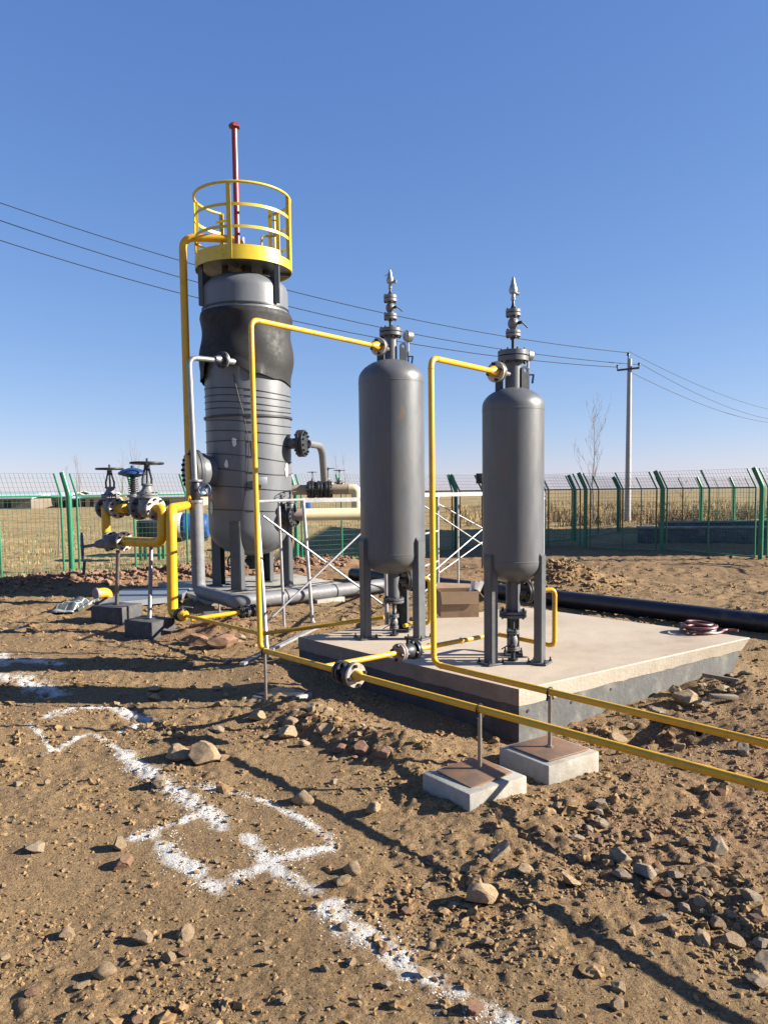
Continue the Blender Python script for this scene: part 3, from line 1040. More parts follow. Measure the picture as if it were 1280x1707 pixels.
# ------------------------------------------------------------------ concrete pad
def slab():
    t = thing('concrete_pad', 'big square concrete pad under the two slim grey vessels', 'concrete pad', ((SL + SR) / 2)[:2] + (0.0,))
    cx, cy = ((SL + SR) / 2).x, ((SL + SR) / 2).y

    def loop(z, grow, rx=0.0):
        out = []
        for p in (SL, SF, SR, SB):
            d = V((p.x - cx, p.y - cy, 0))
            d = d.normalized()
            g = grow - (rx if p is SR else 0.0)
            out.append(V((p.x + d.x * g, p.y + d.y * g, z)))
        return out

    def ring(mb, l0, l1, n=40, amp=0.0):
        v0 = []
        for li, lp in enumerate((l0, l1)):
            for i in range(4):
                a, b = lp[i], lp[(i + 1) % 4]
                for k in range(n):
                    p = a.lerp(b, k / n)
                    if li == 0 and amp: p = p + V((0, 0, random.uniform(-amp, amp)))
                    v0.append(p)
        m = 4 * n
        mb.add(v0, [(k, (k + 1) % m, m + (k + 1) % m, m + k) for k in range(m)])
    # top slab: top face with a worn edge
    mb = MB()
    top = loop(ZS, -0.008)
    mb.add(top, [(0, 1, 2, 3)])
    mb.build('top_surface', M['slabtop'], t)
    mb = MB()
    ring(mb, loop(ZS - 0.008, 0.0), loop(ZS, -0.008))
    ring(mb, loop(ZS - 0.115, 0.0, 0.07), loop(ZS - 0.008, 0.0), amp=0.005)
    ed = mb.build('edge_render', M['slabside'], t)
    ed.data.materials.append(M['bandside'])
    for q in ed.data.polygons:          # the side facing the trench takes the darker brown
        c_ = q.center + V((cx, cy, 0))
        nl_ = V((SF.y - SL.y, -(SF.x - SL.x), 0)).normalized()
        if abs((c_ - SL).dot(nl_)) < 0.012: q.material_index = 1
    # lower wall
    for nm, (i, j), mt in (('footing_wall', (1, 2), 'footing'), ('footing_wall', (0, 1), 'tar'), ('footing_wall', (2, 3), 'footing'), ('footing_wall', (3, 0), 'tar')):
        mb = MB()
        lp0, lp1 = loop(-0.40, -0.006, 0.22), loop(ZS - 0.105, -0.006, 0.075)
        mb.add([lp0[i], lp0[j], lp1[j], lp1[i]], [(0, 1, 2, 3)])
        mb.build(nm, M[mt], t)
    mb = MB()
    n = (SR - SF).normalized()
    nn = V((n.y, -n.x, 0))
    for k, f in enumerate((0.03, 0.19, 0.35, 0.52, 0.68, 0.84)):
        w0_, w1_ = loop(-0.40, -0.006, 0.22), loop(ZS - 0.105, -0.006, 0.075)
        zz = 0.12 - 0.02 * (k % 2)
        g_ = (zz + 0.40) / (ZS - 0.105 + 0.40)
        p = w0_[1].lerp(w0_[2], f).lerp(w1_[1].lerp(w1_[2], f), g_)
        MB().disc(p, nn, 0.011, 0.012, 10).build('tie_hole', M['void'], t)


slab()


# ------------------------------------------------------------------ two slim vessels
def leg_part(name, root, ax, ay, ang, Rr, z0, z1, wd, mat):
    """channel leg: flat web facing outward, pointed top welded to the shell"""
    d = V((math.cos(ang), math.sin(ang), 0))
    s = V((-d.y, d.x, 0))
    c = V((ax, ay, 0)) + d * Rr
    mb = MB()
    th = 0.010
    # outer web with slanted tip
    a = c - s * wd / 2
    b = c + s * wd / 2
    mb.prism([a + V((0, 0, z0)), b + V((0, 0, z0)), b + V((0, 0, z1)), a + V((0, 0, z1))], d, th)
    for e in (a, b):
        q = e - d * 0.0
        inn = e - d * wd * 0.62
        mb.prism([q + V((0, 0, z0)), inn + V((0, 0, z0)), inn + V((0, 0, z1 + wd * 0.75)), q + V((0, 0, z1))], s, th * 0.9)
    top = c - d * wd * 0.62
    mb.prism([a + V((0, 0, z1)), b + V((0, 0, z1)), b - d * wd * .62 + V((0, 0, z1 + wd * .75)), a - d * wd * .62 + V((0, 0, z1 + wd * .75))],
             d * 0.75 + V((0, 0, 1)), 0.006)
    o = mb.build(name, M[mat], root)
    fp = MB()
    fp.box(c - d * wd * 0.3 + V((0, 0, z0 - 0.005)), (wd * 1.75, wd * 1.75, 0.014), Matrix.Rotation(ang, 3, 'Z'), 0.003)
    f = fp.build('foot_plate', M[mat], o)
    bb = MB()
    for i, j in ((1, 1), (1, -1), (-1, 1), (-1, -1)):
        q = c - d * wd * 0.3 + d * (i * wd * .72) + s * (j * wd * .72) + V((0, 0, z0))
        bb.cyl(q, q + V((0, 0, 0.032)), 0.006, n=8)
        bb.cyl(q, q + V((0, 0, 0.012)), 0.012, n=6)
    bb.build('anchor_bolt', M['bolt'], f)
    return o


def lug(root, c, ax, wd, hgt, hole, mat, name='lifting_lug', t=0.014):
    """upright plate with a round head and a hole; ax = plate normal"""
    w_ = V(ax).normalized()
    s = V((0, 0, 1)).cross(w_).normalized()
    c = V(c)
    r = wd / 2
    N = 24
    ctr = c + V((0, 0, hgt - r))
    outer, inner = [], []
    for k in range(N):
        a = 2 * math.pi * k / N
        ca, sa = math.cos(a), math.sin(a)
        if sa >= 0: p = ctr + s * (r * ca) + V((0, 0, r * sa))
        else:
            x = max(-1, min(1, ca * 1.42))
            p = ctr + s * (r * x) + V((0, 0, -(hgt - r) * min(1, abs(sa) * 1.42)))
        outer.append(p)
        inner.append(ctr + s * (hole * ca) + V((0, 0, hole * sa)))
    mb = MB()
    h = w_ * (t / 2)
    vs = [p - h for p in outer] + [p - h for p in inner] + [p + h for p in outer] + [p + h for p in inner]
    fs = []
    for k in range(N):
        j = (k + 1) % N
        fs += [(k, j, N + j, N + k), (2 * N + k, 3 * N + k, 3 * N + j, 2 * N + j), (k, 2 * N + k, 2 * N + j, j), (N + k, N + j, 3 * N + j, 3 * N + k)]
    mb.add(vs, fs)
    return mb.build(name, M[mat], root)


def flange_pair(root, c, ax, Rr, t, nb, rb, gap=0.006, mat='primer', name='flange', boltmat='bolt', mat2=None):
    ax = V(ax).normalized()
    c = V(c)
    mb = MB()
    mb.disc(c - ax * (t / 2 + gap / 2), ax, Rr, t, 28, 0.002)
    mb.cyl(c - ax * gap, c + ax * gap, Rr * 0.6, n=20)
    o = mb.build(name, M[mat], root)
    mb = MB()
    mb.disc(c + ax * (t / 2 + gap / 2), ax, Rr, t, 28, 0.002)
    mb.build(name, M[mat2 or mat], root)
    mb = MB()
    mb.bolts(c, ax, Rr * 0.80, nb, rb, 2 * t + gap + rb * 3.2)
    mb.build('flange_bolts', M[boltmat], o)
    return o


def vessel(label, pxaxis, Yd, Rr, ys, top, low, legs, legang, gauge, noz):
    """ys: shell photo rows (top apex, top tangent, bottom tangent, bottom apex)"""
    base = P(pxaxis, 900, Yd)
    ax, ay = base.x, base.y
    zz = lambda py: P(pxaxis, py, Yd).z
    O = lambda z: V((ax, ay, z))
    Z = V((0, 0, 1))
    t = thing('pressure_vessel', label, 'pressure vessel', (ax, ay, ZS))
    zt, zt2, zb2, zb = [zz(q) for q in ys]
    pr = []
    for k in range(13):
        a = math.pi / 2 * k / 12
        pr.append((Rr * math.sin(a), zb2 - (zb2 - zb) * math.cos(a)))
    pr += [(Rr, zb2 + 0.012), (Rr + 0.0018, zb2 + 0.014), (Rr + 0.0018, zb2 + 0.022), (Rr, zb2 + 0.024)]
    pr += [(Rr, zt2 - 0.034), (Rr + 0.0018, zt2 - 0.032), (Rr + 0.0018, zt2 - 0.022), (Rr, zt2 - 0.02)]
    for k in range(13):
        a = math.pi / 2 * k / 12
        pr.append((Rr * math.cos(a), zt2 + (zt - zt2) * math.sin(a)))
    MB().lathe(V((ax, ay, 0)), Z, pr, 72).build('shell', M['vessel_worn' if Yd > 6.5 else 'vessel'], t)
    # top neck and stack of flanges
    nk, zf0, zf1, fR, st = top['neck'], zz(top['f'][0]), zz(top['f'][1]), top['fR'], top
    MB().cyl(O(zt - 0.02), O(zf0 + 0.004), nk, n=28).build('top_neck', M['vessel'], t)
    zc = (zf0 + zf1) / 2
    flange_pair(t, O(zc), Z, fR, (zf1 - zf0) * 0.42, 8, 0.010, 0.006, 'vessel')
    a0, a1 = zz(st['s1'][0]), zz(st['s1'][1])
    b0, b1 = zz(st['s2'][0]), zz(st['s2'][1])
    MB().cyl(O(zf1), O(a0 + 0.003), 0.014, n=14).build('riser_pipe', M['dark'], t)
    flange_pair(t, O((a0 + a1) / 2), Z, st['sR'], (a1 - a0) * 0.40, 4, 0.008, 0.004, 'primer')
    flange_pair(t, O((b0 + b1) / 2), Z, st['sR'], (b1 - b0) * 0.40, 4, 0.008, 0.004, 'primer')
    mb = MB()
    h = b0 - a1
    mb.lathe(O(a1), Z, [(0.026, 0), (0.026, h * .12), (0.036, h * .25), (0.042, h * .5), (0.036, h * .75), (0.026, h * .88), (0.026, h)], 20)
    bv = mb.build('valve_body', M['primer'], t)
    mb = MB()
    sx = V((0.8, -0.6, 0))
    mb.cyl(O(a1 + h * .5) + sx * 0.03, O(a1 + h * .5) + sx * 0.075, 0.012, n=10)
    mb.bar(O(a1 + h * .5) + sx * 0.072, O(a1 + h * .35) + sx * 0.072 + V((0.05, 0.03, -0.02)), 0.014, 0.005)
    mb.build('lever', M['bolt'], bv)
    sv0, sv1 = zz(st['sv'][0]), zz(st['sv'][1])
    MB().lathe(O(b1), Z, [(0.024, 0), (0.012, (sv0 - b1) * .5), (0.009, sv0 - b1)], 14).build('riser_pipe', M['dark'], t)
    H = sv1 - sv0
    mb = MB()
    mb.lathe(O(sv0), Z, [(0.016, 0), (0.018, H * .1), (0.013, H * .14), (0.013, H * .24), (0.028, H * .3), (0.033, H * .44), (0.026, H * .58),
                         (0.018, H * .72), (0.015, H * .84), (0.011, H * .86), (0.010, H * .95), (0.004, H)], 18)
    if st.get('lever'):
        mb.cyl(O(sv0 + H * .36), O(sv0 + H * .34) + V((0.055, -0.02, 0)), 0.016, n=12)
        mb.bar(O(sv0 + H * .80), O(sv0 + H * .62) + V((-0.05, -0.01, 0)), 0.012, 0.006)
    else:
        mb.cyl(O(sv0 + H * .30), O(sv0 + H * .30) + V((0.042, 0.015, 0)), 0.014, n=12)
    mb.build('relief_valve', M['silver'], t)
    # side inlet nozzle with the yellow pipe's flange
    zn = zz(noz['y'])
    nd = V((-0.90, -0.43, 0)).normalized()
    fc = P(noz['fx'], noz['fy'], Yd - 0.16)
    nd = V((fc.x - ax, fc.y - ay, 0)).normalized()
    fd = V((fc.x - ax, fc.y - ay, 0)).length
    MB().cyl(O(fc.z) + nd * (nk * 0.8), O(fc.z) + nd * (fd - 0.012), 0.02, n=16).build('inlet_nozzle', M['vessel'], t)
    fo = flange_pair(t, O(fc.z) + nd * fd, nd, noz['R'], 0.018, 4, 0.012, 0.006, 'vessel', mat2='bare')
    # lugs
    for lx, ly, lw_, lh in st['lugs']:
        q = P(lx, ly, Yd - 0.03)
        zs = zt - 0.03
        lug(t, (q.x, q.y, zs), (0.35, -0.94, 0), lw_, lh, lw_ * 0.24, 'dark')
    # gauge
    if gauge:
        gx, gy, gr, gy1 = gauge
        g = P(gx, gy, Yd + 0.02)
        gd = V((-0.86, -0.5, 0)).normalized()
        mb = MB()
        mb.lathe(g - gd * gr * 0.7, gd, [(gr * .8, 0), (gr, gr * .1), (gr, gr * 1.1), (gr * .92, gr * 1.2)], 24)
        ga = mb.build('pressure_gauge', M['silver'], t)
        MB().disc(g + gd * gr * 0.53, gd, gr * 0.86, 0.003, 24).build('gauge_face', M['white'], ga)
        g0 = P(gx, gy1, Yd + 0.02)
        mb = MB()
        mb.cyl(V((g.x, g.y, zt2 + (zt - zt2) * .5)), V((g.x, g.y, g.z - gr * .8)), 0.008, n=10)
        mb.box((g.x, g.y, g.z - gr * 3.2), (0.022, 0.022, 0.05), None, 0.004)
        mb.build('gauge_stem', M['galv'], ga)
        mb = MB()
        q = V((g.x + 0.036, g.y - 0.01, g.z - gr * 4.2))
        mb.box(q, (0.016, 0.012, 0.07), Matrix.Rotation(0.15, 3, 'Y'), 0.004)
        mb.cyl(q + V((-0.03, 0, 0.03)), q + V((0, 0, 0.03)), 0.006, n=8)
        mb.build('cock_handle', M['bluedark'], ga)
    # bottom neck
    nl = low['neck']
    f0, f1 = zz(low['f'][1]), zz(low['f'][0])
    MB().cyl(O(zb + 0.02), O(f1 - 0.004), nl, n=28).build('bottom_neck', M['vessel'], t)
    flange_pair(t, O((f0 + f1) / 2), Z, low['fR'], (f1 - f0) * 0.40, 8, 0.009, 0.005, 'vessel')
    v0, v1 = zz(low['v'][1]), zz(low['v'][0])
    MB().cyl(O(f0), O(v1 - 0.004), 0.013, n=14).build('drain_pipe', M['dark'], t)
    flange_pair(t, O(v1 - 0.014), Z, low['vR'], 0.012, 4, 0.009, 0.004, 'primer')
    zb0 = ZS + 0.02
    flange_pair(t, O(zb0 + (v1 - zb0) * .34), Z, low['vR'] * .9, 0.012, 4, 0.009, 0.004, 'primer')
    mb = MB()
    z0, z1 = zb0 + (v1 - zb0) * .34, v1 - 0.028
    hh = z1 - z0
    mb.lathe(O(z0), Z, [(0.022, 0), (0.034, hh * .3), (0.038, hh * .5), (0.034, hh * .7), (0.022, hh)], 18)
    dv = mb.build('drain_valve', M['primer'], t)
    mb = MB()
    mb.cyl(O((z0 + z1) / 2), O((z0 + z1) / 2) + V((-0.02, -0.075, 0)), 0.011, n=10)
    mb.bar(O((z0 + z1) / 2) + V((-0.02, -0.072, 0)), O((z0 + z1) / 2) + V((-0.10, -0.07, -0.05)), 0.016, 0.006)
    mb.build('lever', M['bolt'], dv)
    mb = MB()
    mb.cyl(O(ZS - 0.02), O(z0), 0.016, n=12)
    mb.disc(O(ZS + 0.012), Z, 0.040, 0.014, 20)
    mb.build('drain_pipe', M['dark'], t)
    # side outlet near the bottom, facing right and back
    oc = P(low['nx'], low['ny'], Yd + 0.02)
    od = V((0.93, 0.37, 0)).normalized()
    q = O(oc.z) + od * (nl * 0.8)
    fdist = low['nd']
    MB().lathe(q, od, [(0.022, 0), (0.022, fdist * .5), (0.032, fdist)], 16).build('outlet_nozzle', M['vessel'], t)
    flange_pair(t, q + od * (fdist + 0.02), od, low['nR'], 0.018, 4, 0.012, 0.006, 'dark')
    ft = q + od * (fdist + 0.045)
    # legs
    for k, a in enumerate(legang):
        leg_part('leg', t, ax, ay, a, legs['R'], ZS + 0.014, zz(legs['top']), legs['w'], 'leg')
    return dict(axis=(ax, ay), outlet=ft, outdir=od, inlet=O(fc.z) + nd * fd, indir=nd, z=zz)


# the far one (left) and the near one (right)
VB = vessel('taller slim grey vessel on the pad, left one, brownish weathered shell', 655, 6.95, 0.292, (599, 634, 925, 957),
            dict(neck=0.056, f=(561, 547), fR=0.100, s1=(533, 522), s2=(504, 491), sR=0.058, sv=(481, 448), lever=True,
                 lugs=[(672, 590, 0.062, 0.17), (634, 590, 0.062, 0.13)]),
            dict(neck=0.054, f=(996, 1005), fR=0.094, v=(1024, 1032), vR=0.046, nx=672, ny=968, nd=0.07, nR=0.092),
            dict(R=0.312, top=900, w=0.098), (R(206), R(322), R(72)), (680, 560, 0.050, 600), dict(y=578, fx=632, fy=578, R=0.076))
VA = vessel('shorter slim grey vessel on the pad, right one, nearest the camera', 855, 5.86, 0.232, (646, 678, 938, 971),
            dict(neck=0.061, f=(604, 584), fR=0.115, s1=(562, 550), s2=(528, 515), sR=0.056, sv=(500, 461), lever=False,
                 lugs=[(875, 640, 0.066, 0.185), (832, 640, 0.06, 0.12)]),
            dict(neck=0.055, f=(1017, 1029), fR=0.106, v=(1050, 1060), vR=0.050, nx=873, ny=988, nd=0.06, nR=0.085),
            dict(R=0.240, top=925, w=0.088), (R(210), R(329), R(80)), (880, 592, 0.042, 640), dict(y=620, fx=828, fy=620, R=0.076))


# ------------------------------------------------------------------ gate valve
def gate_valve(label, loc, ax, up, s=1.0, wheelmat='dark', name='gate_valve', wheel_r=0.14, stem=0.42, group=None):
    """bore along ax, stem along up; s scales everything"""
    ax, up = V(ax).normalized(), V(up).normalized()
    up = (up - ax * up.dot(ax)).normalized()
    loc = V(loc)
    t = thing(name, label, 'valve', loc, group)
    X = lambda a, b=0, c=0: loc + ax * (a * s) + up * (b * s) + ax.cross(up) * (c * s)
    mb = MB()
    mb.lathe(X(-0.13), ax, [(0.062 * s, 0), (0.062 * s, 0.03 * s), (0.085 * s, 0.09 * s), (0.092 * s, 0.13 * s), (0.085 * s, 0.17 * s), (0.062 * s, 0.23 * s), (0.062 * s, 0.26 * s)], 24)
    mb.lathe(X(0, 0.02), up, [(0.088 * s, 0), (0.088 * s, 0.07 * s), (0.078 * s, 0.10 * s)], 24)
    body = mb.build('body', M['primer'], t)
    for sg in (-1, 1):
        mb = MB()
        mb.disc(X(0.135 * sg), ax, 0.118 * s, 0.026 * s, 28, 0.003)
        f = mb.build('flange', M['bare' if sg > 0 else 'primer'], t)
        MB().bolts(X(0.135 * sg), ax, 0.096 * s, 8, 0.013 * s, 0.075 * s).build('flange_bolts', M['bolt'], f)
    mb = MB()
    mb.disc(X(0, 0.115), up, 0.108 * s, 0.024 * s, 24, 0.003)
    mb.disc(X(0, 0.145), up, 0.104 * s, 0.024 * s, 24, 0.003)
    mb.lathe(X(0, 0.155), up, [(0.085 * s, 0), (0.05 * s, 0.05 * s), (0.045 * s, 0.075 * s), (0.06 * s, 0.08 * s), (0.06 * s, 0.095 * s), (0.02 * s, 0.10 * s)], 20)
    bn = mb.build('bonnet', M['primer'], t)
    MB().bolts(X(0, 0.13), up, 0.09 * s, 8, 0.011 * s, 0.08 * s).build('flange_bolts', M['bolt'], bn)
    mb = MB()
    for sg in (-1, 1):
        mb.tube([X(0, 0.235, 0.05 * sg), X(0, 0.30, 0.055 * sg), X(0, stem - 0.05, 0.022 * sg)], 0.012 * s, 8)
    mb.cyl(X(0, 0.23), X(0, stem + 0.05), 0.011 * s, n=10)
    mb.disc(X(0, stem - 0.04), up, 0.03 * s, 0.045 * s, 16, 0.003)
    mb.build('yoke', M['dark'], t)
    mb = MB()
    mb.torus(X(0, stem), up, wheel_r * s, 0.011 * s, 30, 8)
    u, v, _ = frame(up)
    for k in range(5):
        d = u * math.cos(k * 1.2566) + v * math.sin(k * 1.2566)
        mb.bar(X(0, stem - 0.006), X(0, stem) + d * (wheel_r * s), 0.016 * s, 0.009 * s, up)
    mb.disc(X(0, stem), up, 0.028 * s, 0.03 * s, 14)
    mb.build('handwheel', M[wheelmat], t)
    return t


# ------------------------------------------------------------------ pipe things
def pipe_run(name, label, pts, r, mat, rad=None, cat='pipe', group=None, n=14, extra=None):
    pts = [V(p) for p in pts]
    base = V((pts[0].x, pts[0].y, min(p.z for p in pts)))
    if extra is None:
        o = MB().tube(fillet(pts, rad or r * 3, 7), r, n).build(name, M[mat], origin=base)
        return tag(o, label, cat, group)
    t = thing(name, label, cat, base, group)
    MB().tube(fillet(pts, rad or r * 3, 7), r, n).build('pipe_body', M[mat], t)
    for i in range(1, len(pts) - 1):      # painted-over weld beads where the bends join
        for e in (pts[i - 1], pts[i + 1]):
            d = (e - pts[i]).normalized()
            if (e - pts[i]).length > 0.2:
                MB().torus(pts[i] + d * (rad or r * 3), d, r, 0.0028, 16, 6).build('weld_bead', M[mat], t)
    extra(t)
    return t


def reducer(root, c, d, r0, r1, L, mat='yellow', name='reducer'):
    MB().lathe(c, d, [(r0, 0), (r0, L * .25), (r1, L * .8), (r1, L)], 18).build(name, M[mat], root)


# left front pipe: from the far vessel's inlet, down, then towards the right front
nB, dB = VB['inlet'], VB['indir']
zP = 0.455
b0 = nB + dB * 0.025
cornerB = P(431, 549, 5.75)
cornerB.z = nB.z - 0.02
footB = P(434, 1084, 5.55)
footB.z = zP
cornerB.x = footB.x - 0.012
cornerB.y = footB.y + 0.02
farB = G(1282, 1313, zP)
endB = footB + (farB - footB) * 3.0
jB = G(575, 1125, zP)


def exB(t):
    reducer(t, b0 + dB * 0.0, dB, 0.040, 0.0195, 0.10)
    d = (farB - footB).normalized()
    q = footB.lerp(farB, 0.292)
    q = footB + d * (jB - footB).dot(d)
    flange_pair(t, q - d * 0.075, d, 0.072, 0.02, 4, 0.012, 0.01, 'dark')
    flange_pair(t, q + d * 0.045, d, 0.078, 0.02, 4, 0.012, 0.008, 'dark', mat2='bare')
    MB().cyl(q - d * 0.07, q + d * 0.05, 0.048, n=18).build('joint_body', M['dark'], t)
    reducer(t, q + d * 0.07, d, 0.038, 0.0195, 0.07)


pipe_run('gas_pipe', 'thin yellow pipe from the left slim vessel, running nearest the camera', [b0, cornerB, footB, endB], 0.0195, 'yellow', 0.07,
         group='thin yellow gas pipes', extra=exB)
# right front pipe
nA, dA = VA['inlet'], VA['indir']
a0_ = nA + dA * 0.025
footA = G(723, 1107, zP)
cornerA = V((footA.x - 0.004, footA.y + 0.01, nA.z - 0.005))
farA = G(1282, 1241, zP)
endA = footA + (farA - footA) * 3.2


def exA(t):
    reducer(t, a0_, dA, 0.040, 0.0195, 0.10)


pipe_run('gas_pipe', 'thin yellow pipe from the right slim vessel, behind the nearest yellow pipe', [a0_, cornerA, footA, endA], 0.0195, 'yellow', 0.07,
         group='thin yellow gas pipes', extra=exA)

# branch from the nearest pipe to the right vessel's bottom
dN = (farB - footB).normalized()
tee = footB + dN * ((G(540, 1112, zP) - footB).dot(dN))
q1 = P(660, 1088, 5.62)
q2 = P(828, 1057, 6.30)
q3 = P(924, 1077, 5.95)
ot = VA['outlet']
q4 = V((q3.x, q3.y, ot.z + 0.015))
q5 = ot + VA['outdir'] * 0.01


def exC(t):
    d = (q2 - tee).normalized()
    c = tee + d * (q1 - tee).dot(d)
    flange_pair(t, c - d * 0.085, d, 0.066, 0.018, 4, 0.012, 0.006, 'mauve')
    flange_pair(t, c + d * 0.07, d, 0.070, 0.018, 4, 0.012, 0.006, 'dark')
    MB().lathe(c - d * 0.08, d, [(0.035, 0), (0.055, 0.05), (0.058, 0.08), (0.055, 0.11), (0.035, 0.15)], 20).build('valve_body', M['dark'], t)
    mb = MB()
    mb.cyl(c, c + V((0, 0, 0.095)), 0.014, n=10)
    mb.box(c + V((0, 0, 0.098)), (0.05, 0.05, 0.014), None, 0.003)
    mb.build('valve_stem', M['bolt'], t)
    mb = MB()
    for f in (0.30, 0.62):
        p = q1.lerp(q2, f)
        MB().torus(p, d, 0.0195, 0.006, 16, 6).build('weld_bead', M['mauve'], t)


pipe_run('drain_line', 'yellow line with a black valve crossing the pad to the right slim vessel', [tee, q2, q3, q4, q5], 0.019, 'yellow', 0.05,
         group='thin yellow gas pipes', extra=exC)

# line from the thick yellow pipe's foot to the left vessel's bottom
r0 = P(303, 1025, 8.6)
r1 = P(436, 1057, 7.3)
r2 = P(640, 1029.5, 7.05)
pipe_run('drain_line', 'thin yellow line from the ball valve over the pad corner to the left slim vessel', [r0 + V((0.05, -0.05, 0)), r1, r2], 0.0195, 'yellow', 0.05, group='thin yellow gas pipes')
ob = VB['outlet']
s1 = V((P(715, 970, 7.15).x, ob.y + 0.06, ob.z + 0.012))
pipe_run('drain_line', 'small yellow loop dropping from the bottom flange of the left slim vessel', [ob, s1, V((s1.x, s1.y, ZS + 0.09)), V((s1.x - 0.18, s1.y + 0.06, ZS + 0.075)), V((ob.x - 0.05, ob.y + 0.02, ZS + 0.075))], 0.019, 'yellow', 0.05, group='thin yellow gas pipes')


# ------------------------------------------------------------------ pipe supports and footing blocks
def footing(label, corners, zt, zb, mat, plate=None, platemat='rust', tilt=0.0, rod=None, rodtop=0, rodlabel=''):
    """corners: left, front, right photo points of the top face"""
    a, b, c = [G(*q, zt) for q in corners]
    d = a + (c - b)
    ctr = (a + c) / 2
    t = thing('footing_block', label, 'concrete block', (ctr.x, ctr.y, zb))
    mb = MB()
    u = (a - b)
    w_ = (c - b)
    yaw = math.atan2(w_.y, w_.x)
    mb.box((ctr.x, ctr.y, (zt + zb) / 2), (w_.length, u.length, zt - zb), Matrix.Rotation(yaw, 3, 'Z'), 0.010)
    mb.build('block', M[mat], t)
    if plate:
        mb = MB()
        rt = Matrix.Rotation(yaw, 3, 'Z') @ Matrix.Rotation(tilt, 3, 'X') @ Matrix.Rotation(-tilt, 3, 'Y')
        mb.box((ctr.x, ctr.y, zt + 0.008 + abs(tilt) * 0.12), (w_.length * plate, u.length * plate, 0.008), rt, 0.002)
        mb.build('base_plate', M[platemat], t)
    return ctr


def support(label, x, y, z0, z1, r, mat='galv', clip=True, clipr=0.026, dirn=(1, 0, 0)):
    t = thing('pipe_support', label, 'pipe support', (x, y, z0), 'pipe supports')
    mb = MB()
    mb.cyl((x, y, z0), (x, y, z1), r, n=14)
    mb.disc((x, y, z0 + 0.004), (0, 0, 1), r * 1.8, 0.008, 16)
    mb.build('post', M[mat], t)
    if clip:
        mb = MB()
        d = V(dirn).normalized()
        mb.torus((x, y, z1 + clipr), d, clipr, 0.004, 20, 6)
        s = V((-d.y, d.x, 0))
        for k in (-1, 1):
            mb.cyl(V((x, y, z1 - 0.02)) + s * (k * 0.022), V((x, y, z1 + clipr)) + s * (k * 0.027), 0.0045, n=8)
            mb.cyl(V((x, y, z1 - 0.022)) + s * (k * 0.022), V((x, y, z1 - 0.008)) + s * (k * 0.022), 0.009, n=6)
        mb.build('clamp', M['bolt'], t)


c1 = footing('pale concrete block with a tilted rusty plate, left one of the front pair', ((696, 1291), (790, 1322), (885, 1291)), 0.115, -0.06, 'concrete', 0.72, tilt=0.05)
c2 = footing('pale concrete block with a flat rusty plate, right one of the front pair', ((826, 1247), (920, 1276), (1004, 1251)), 0.125, -0.06, 'concrete', 0.80)
dNn = (farB - footB).normalized()
k1 = footB + dNn * ((V((c1.x, c1.y, zP)) - footB).dot(dNn))
dA_ = (farA - footA).normalized()
k2 = footA + dA_ * ((V((c2.x, c2.y, zP)) - footA).dot(dA_))
support('thin steel post holding up the nearest yellow pipe on the block with the tilted plate', k1.x, k1.y, 0.128, zP - 0.026, 0.011, 'postmetal', dirn=dNn)
support('thin steel post holding up the second yellow pipe on the block with the flat plate', k2.x, k2.y, 0.138, zP - 0.026, 0.011, 'postmetal', dirn=dA_)
c3 = footing('low half buried concrete block with a dark plate, left of the trench', ((425, 1158), (470, 1172), (516, 1156)), 0.06, -0.1, 'concrete', 0.86, 'dark')
k3 = footB + dNn * 0.06
support('short steel post at the foot of the tall thin yellow riser', k3.x, k3.y, 0.07, zP - 0.026, 0.011, 'postmetal', dirn=dNn)

# ------------------------------------------------------------------ tall tower vessel
TY = 12.5
tb = P(420, 930, TY)
TX = tb.x
tz = lambda py: P(418, py, TY).z
ZPAD = 0.08
tzf = lambda py: P(418, py, TY - 0.70).z
TR = 0.672
Z = V((0, 0, 1))
TO = lambda z: V((TX, TY, z))


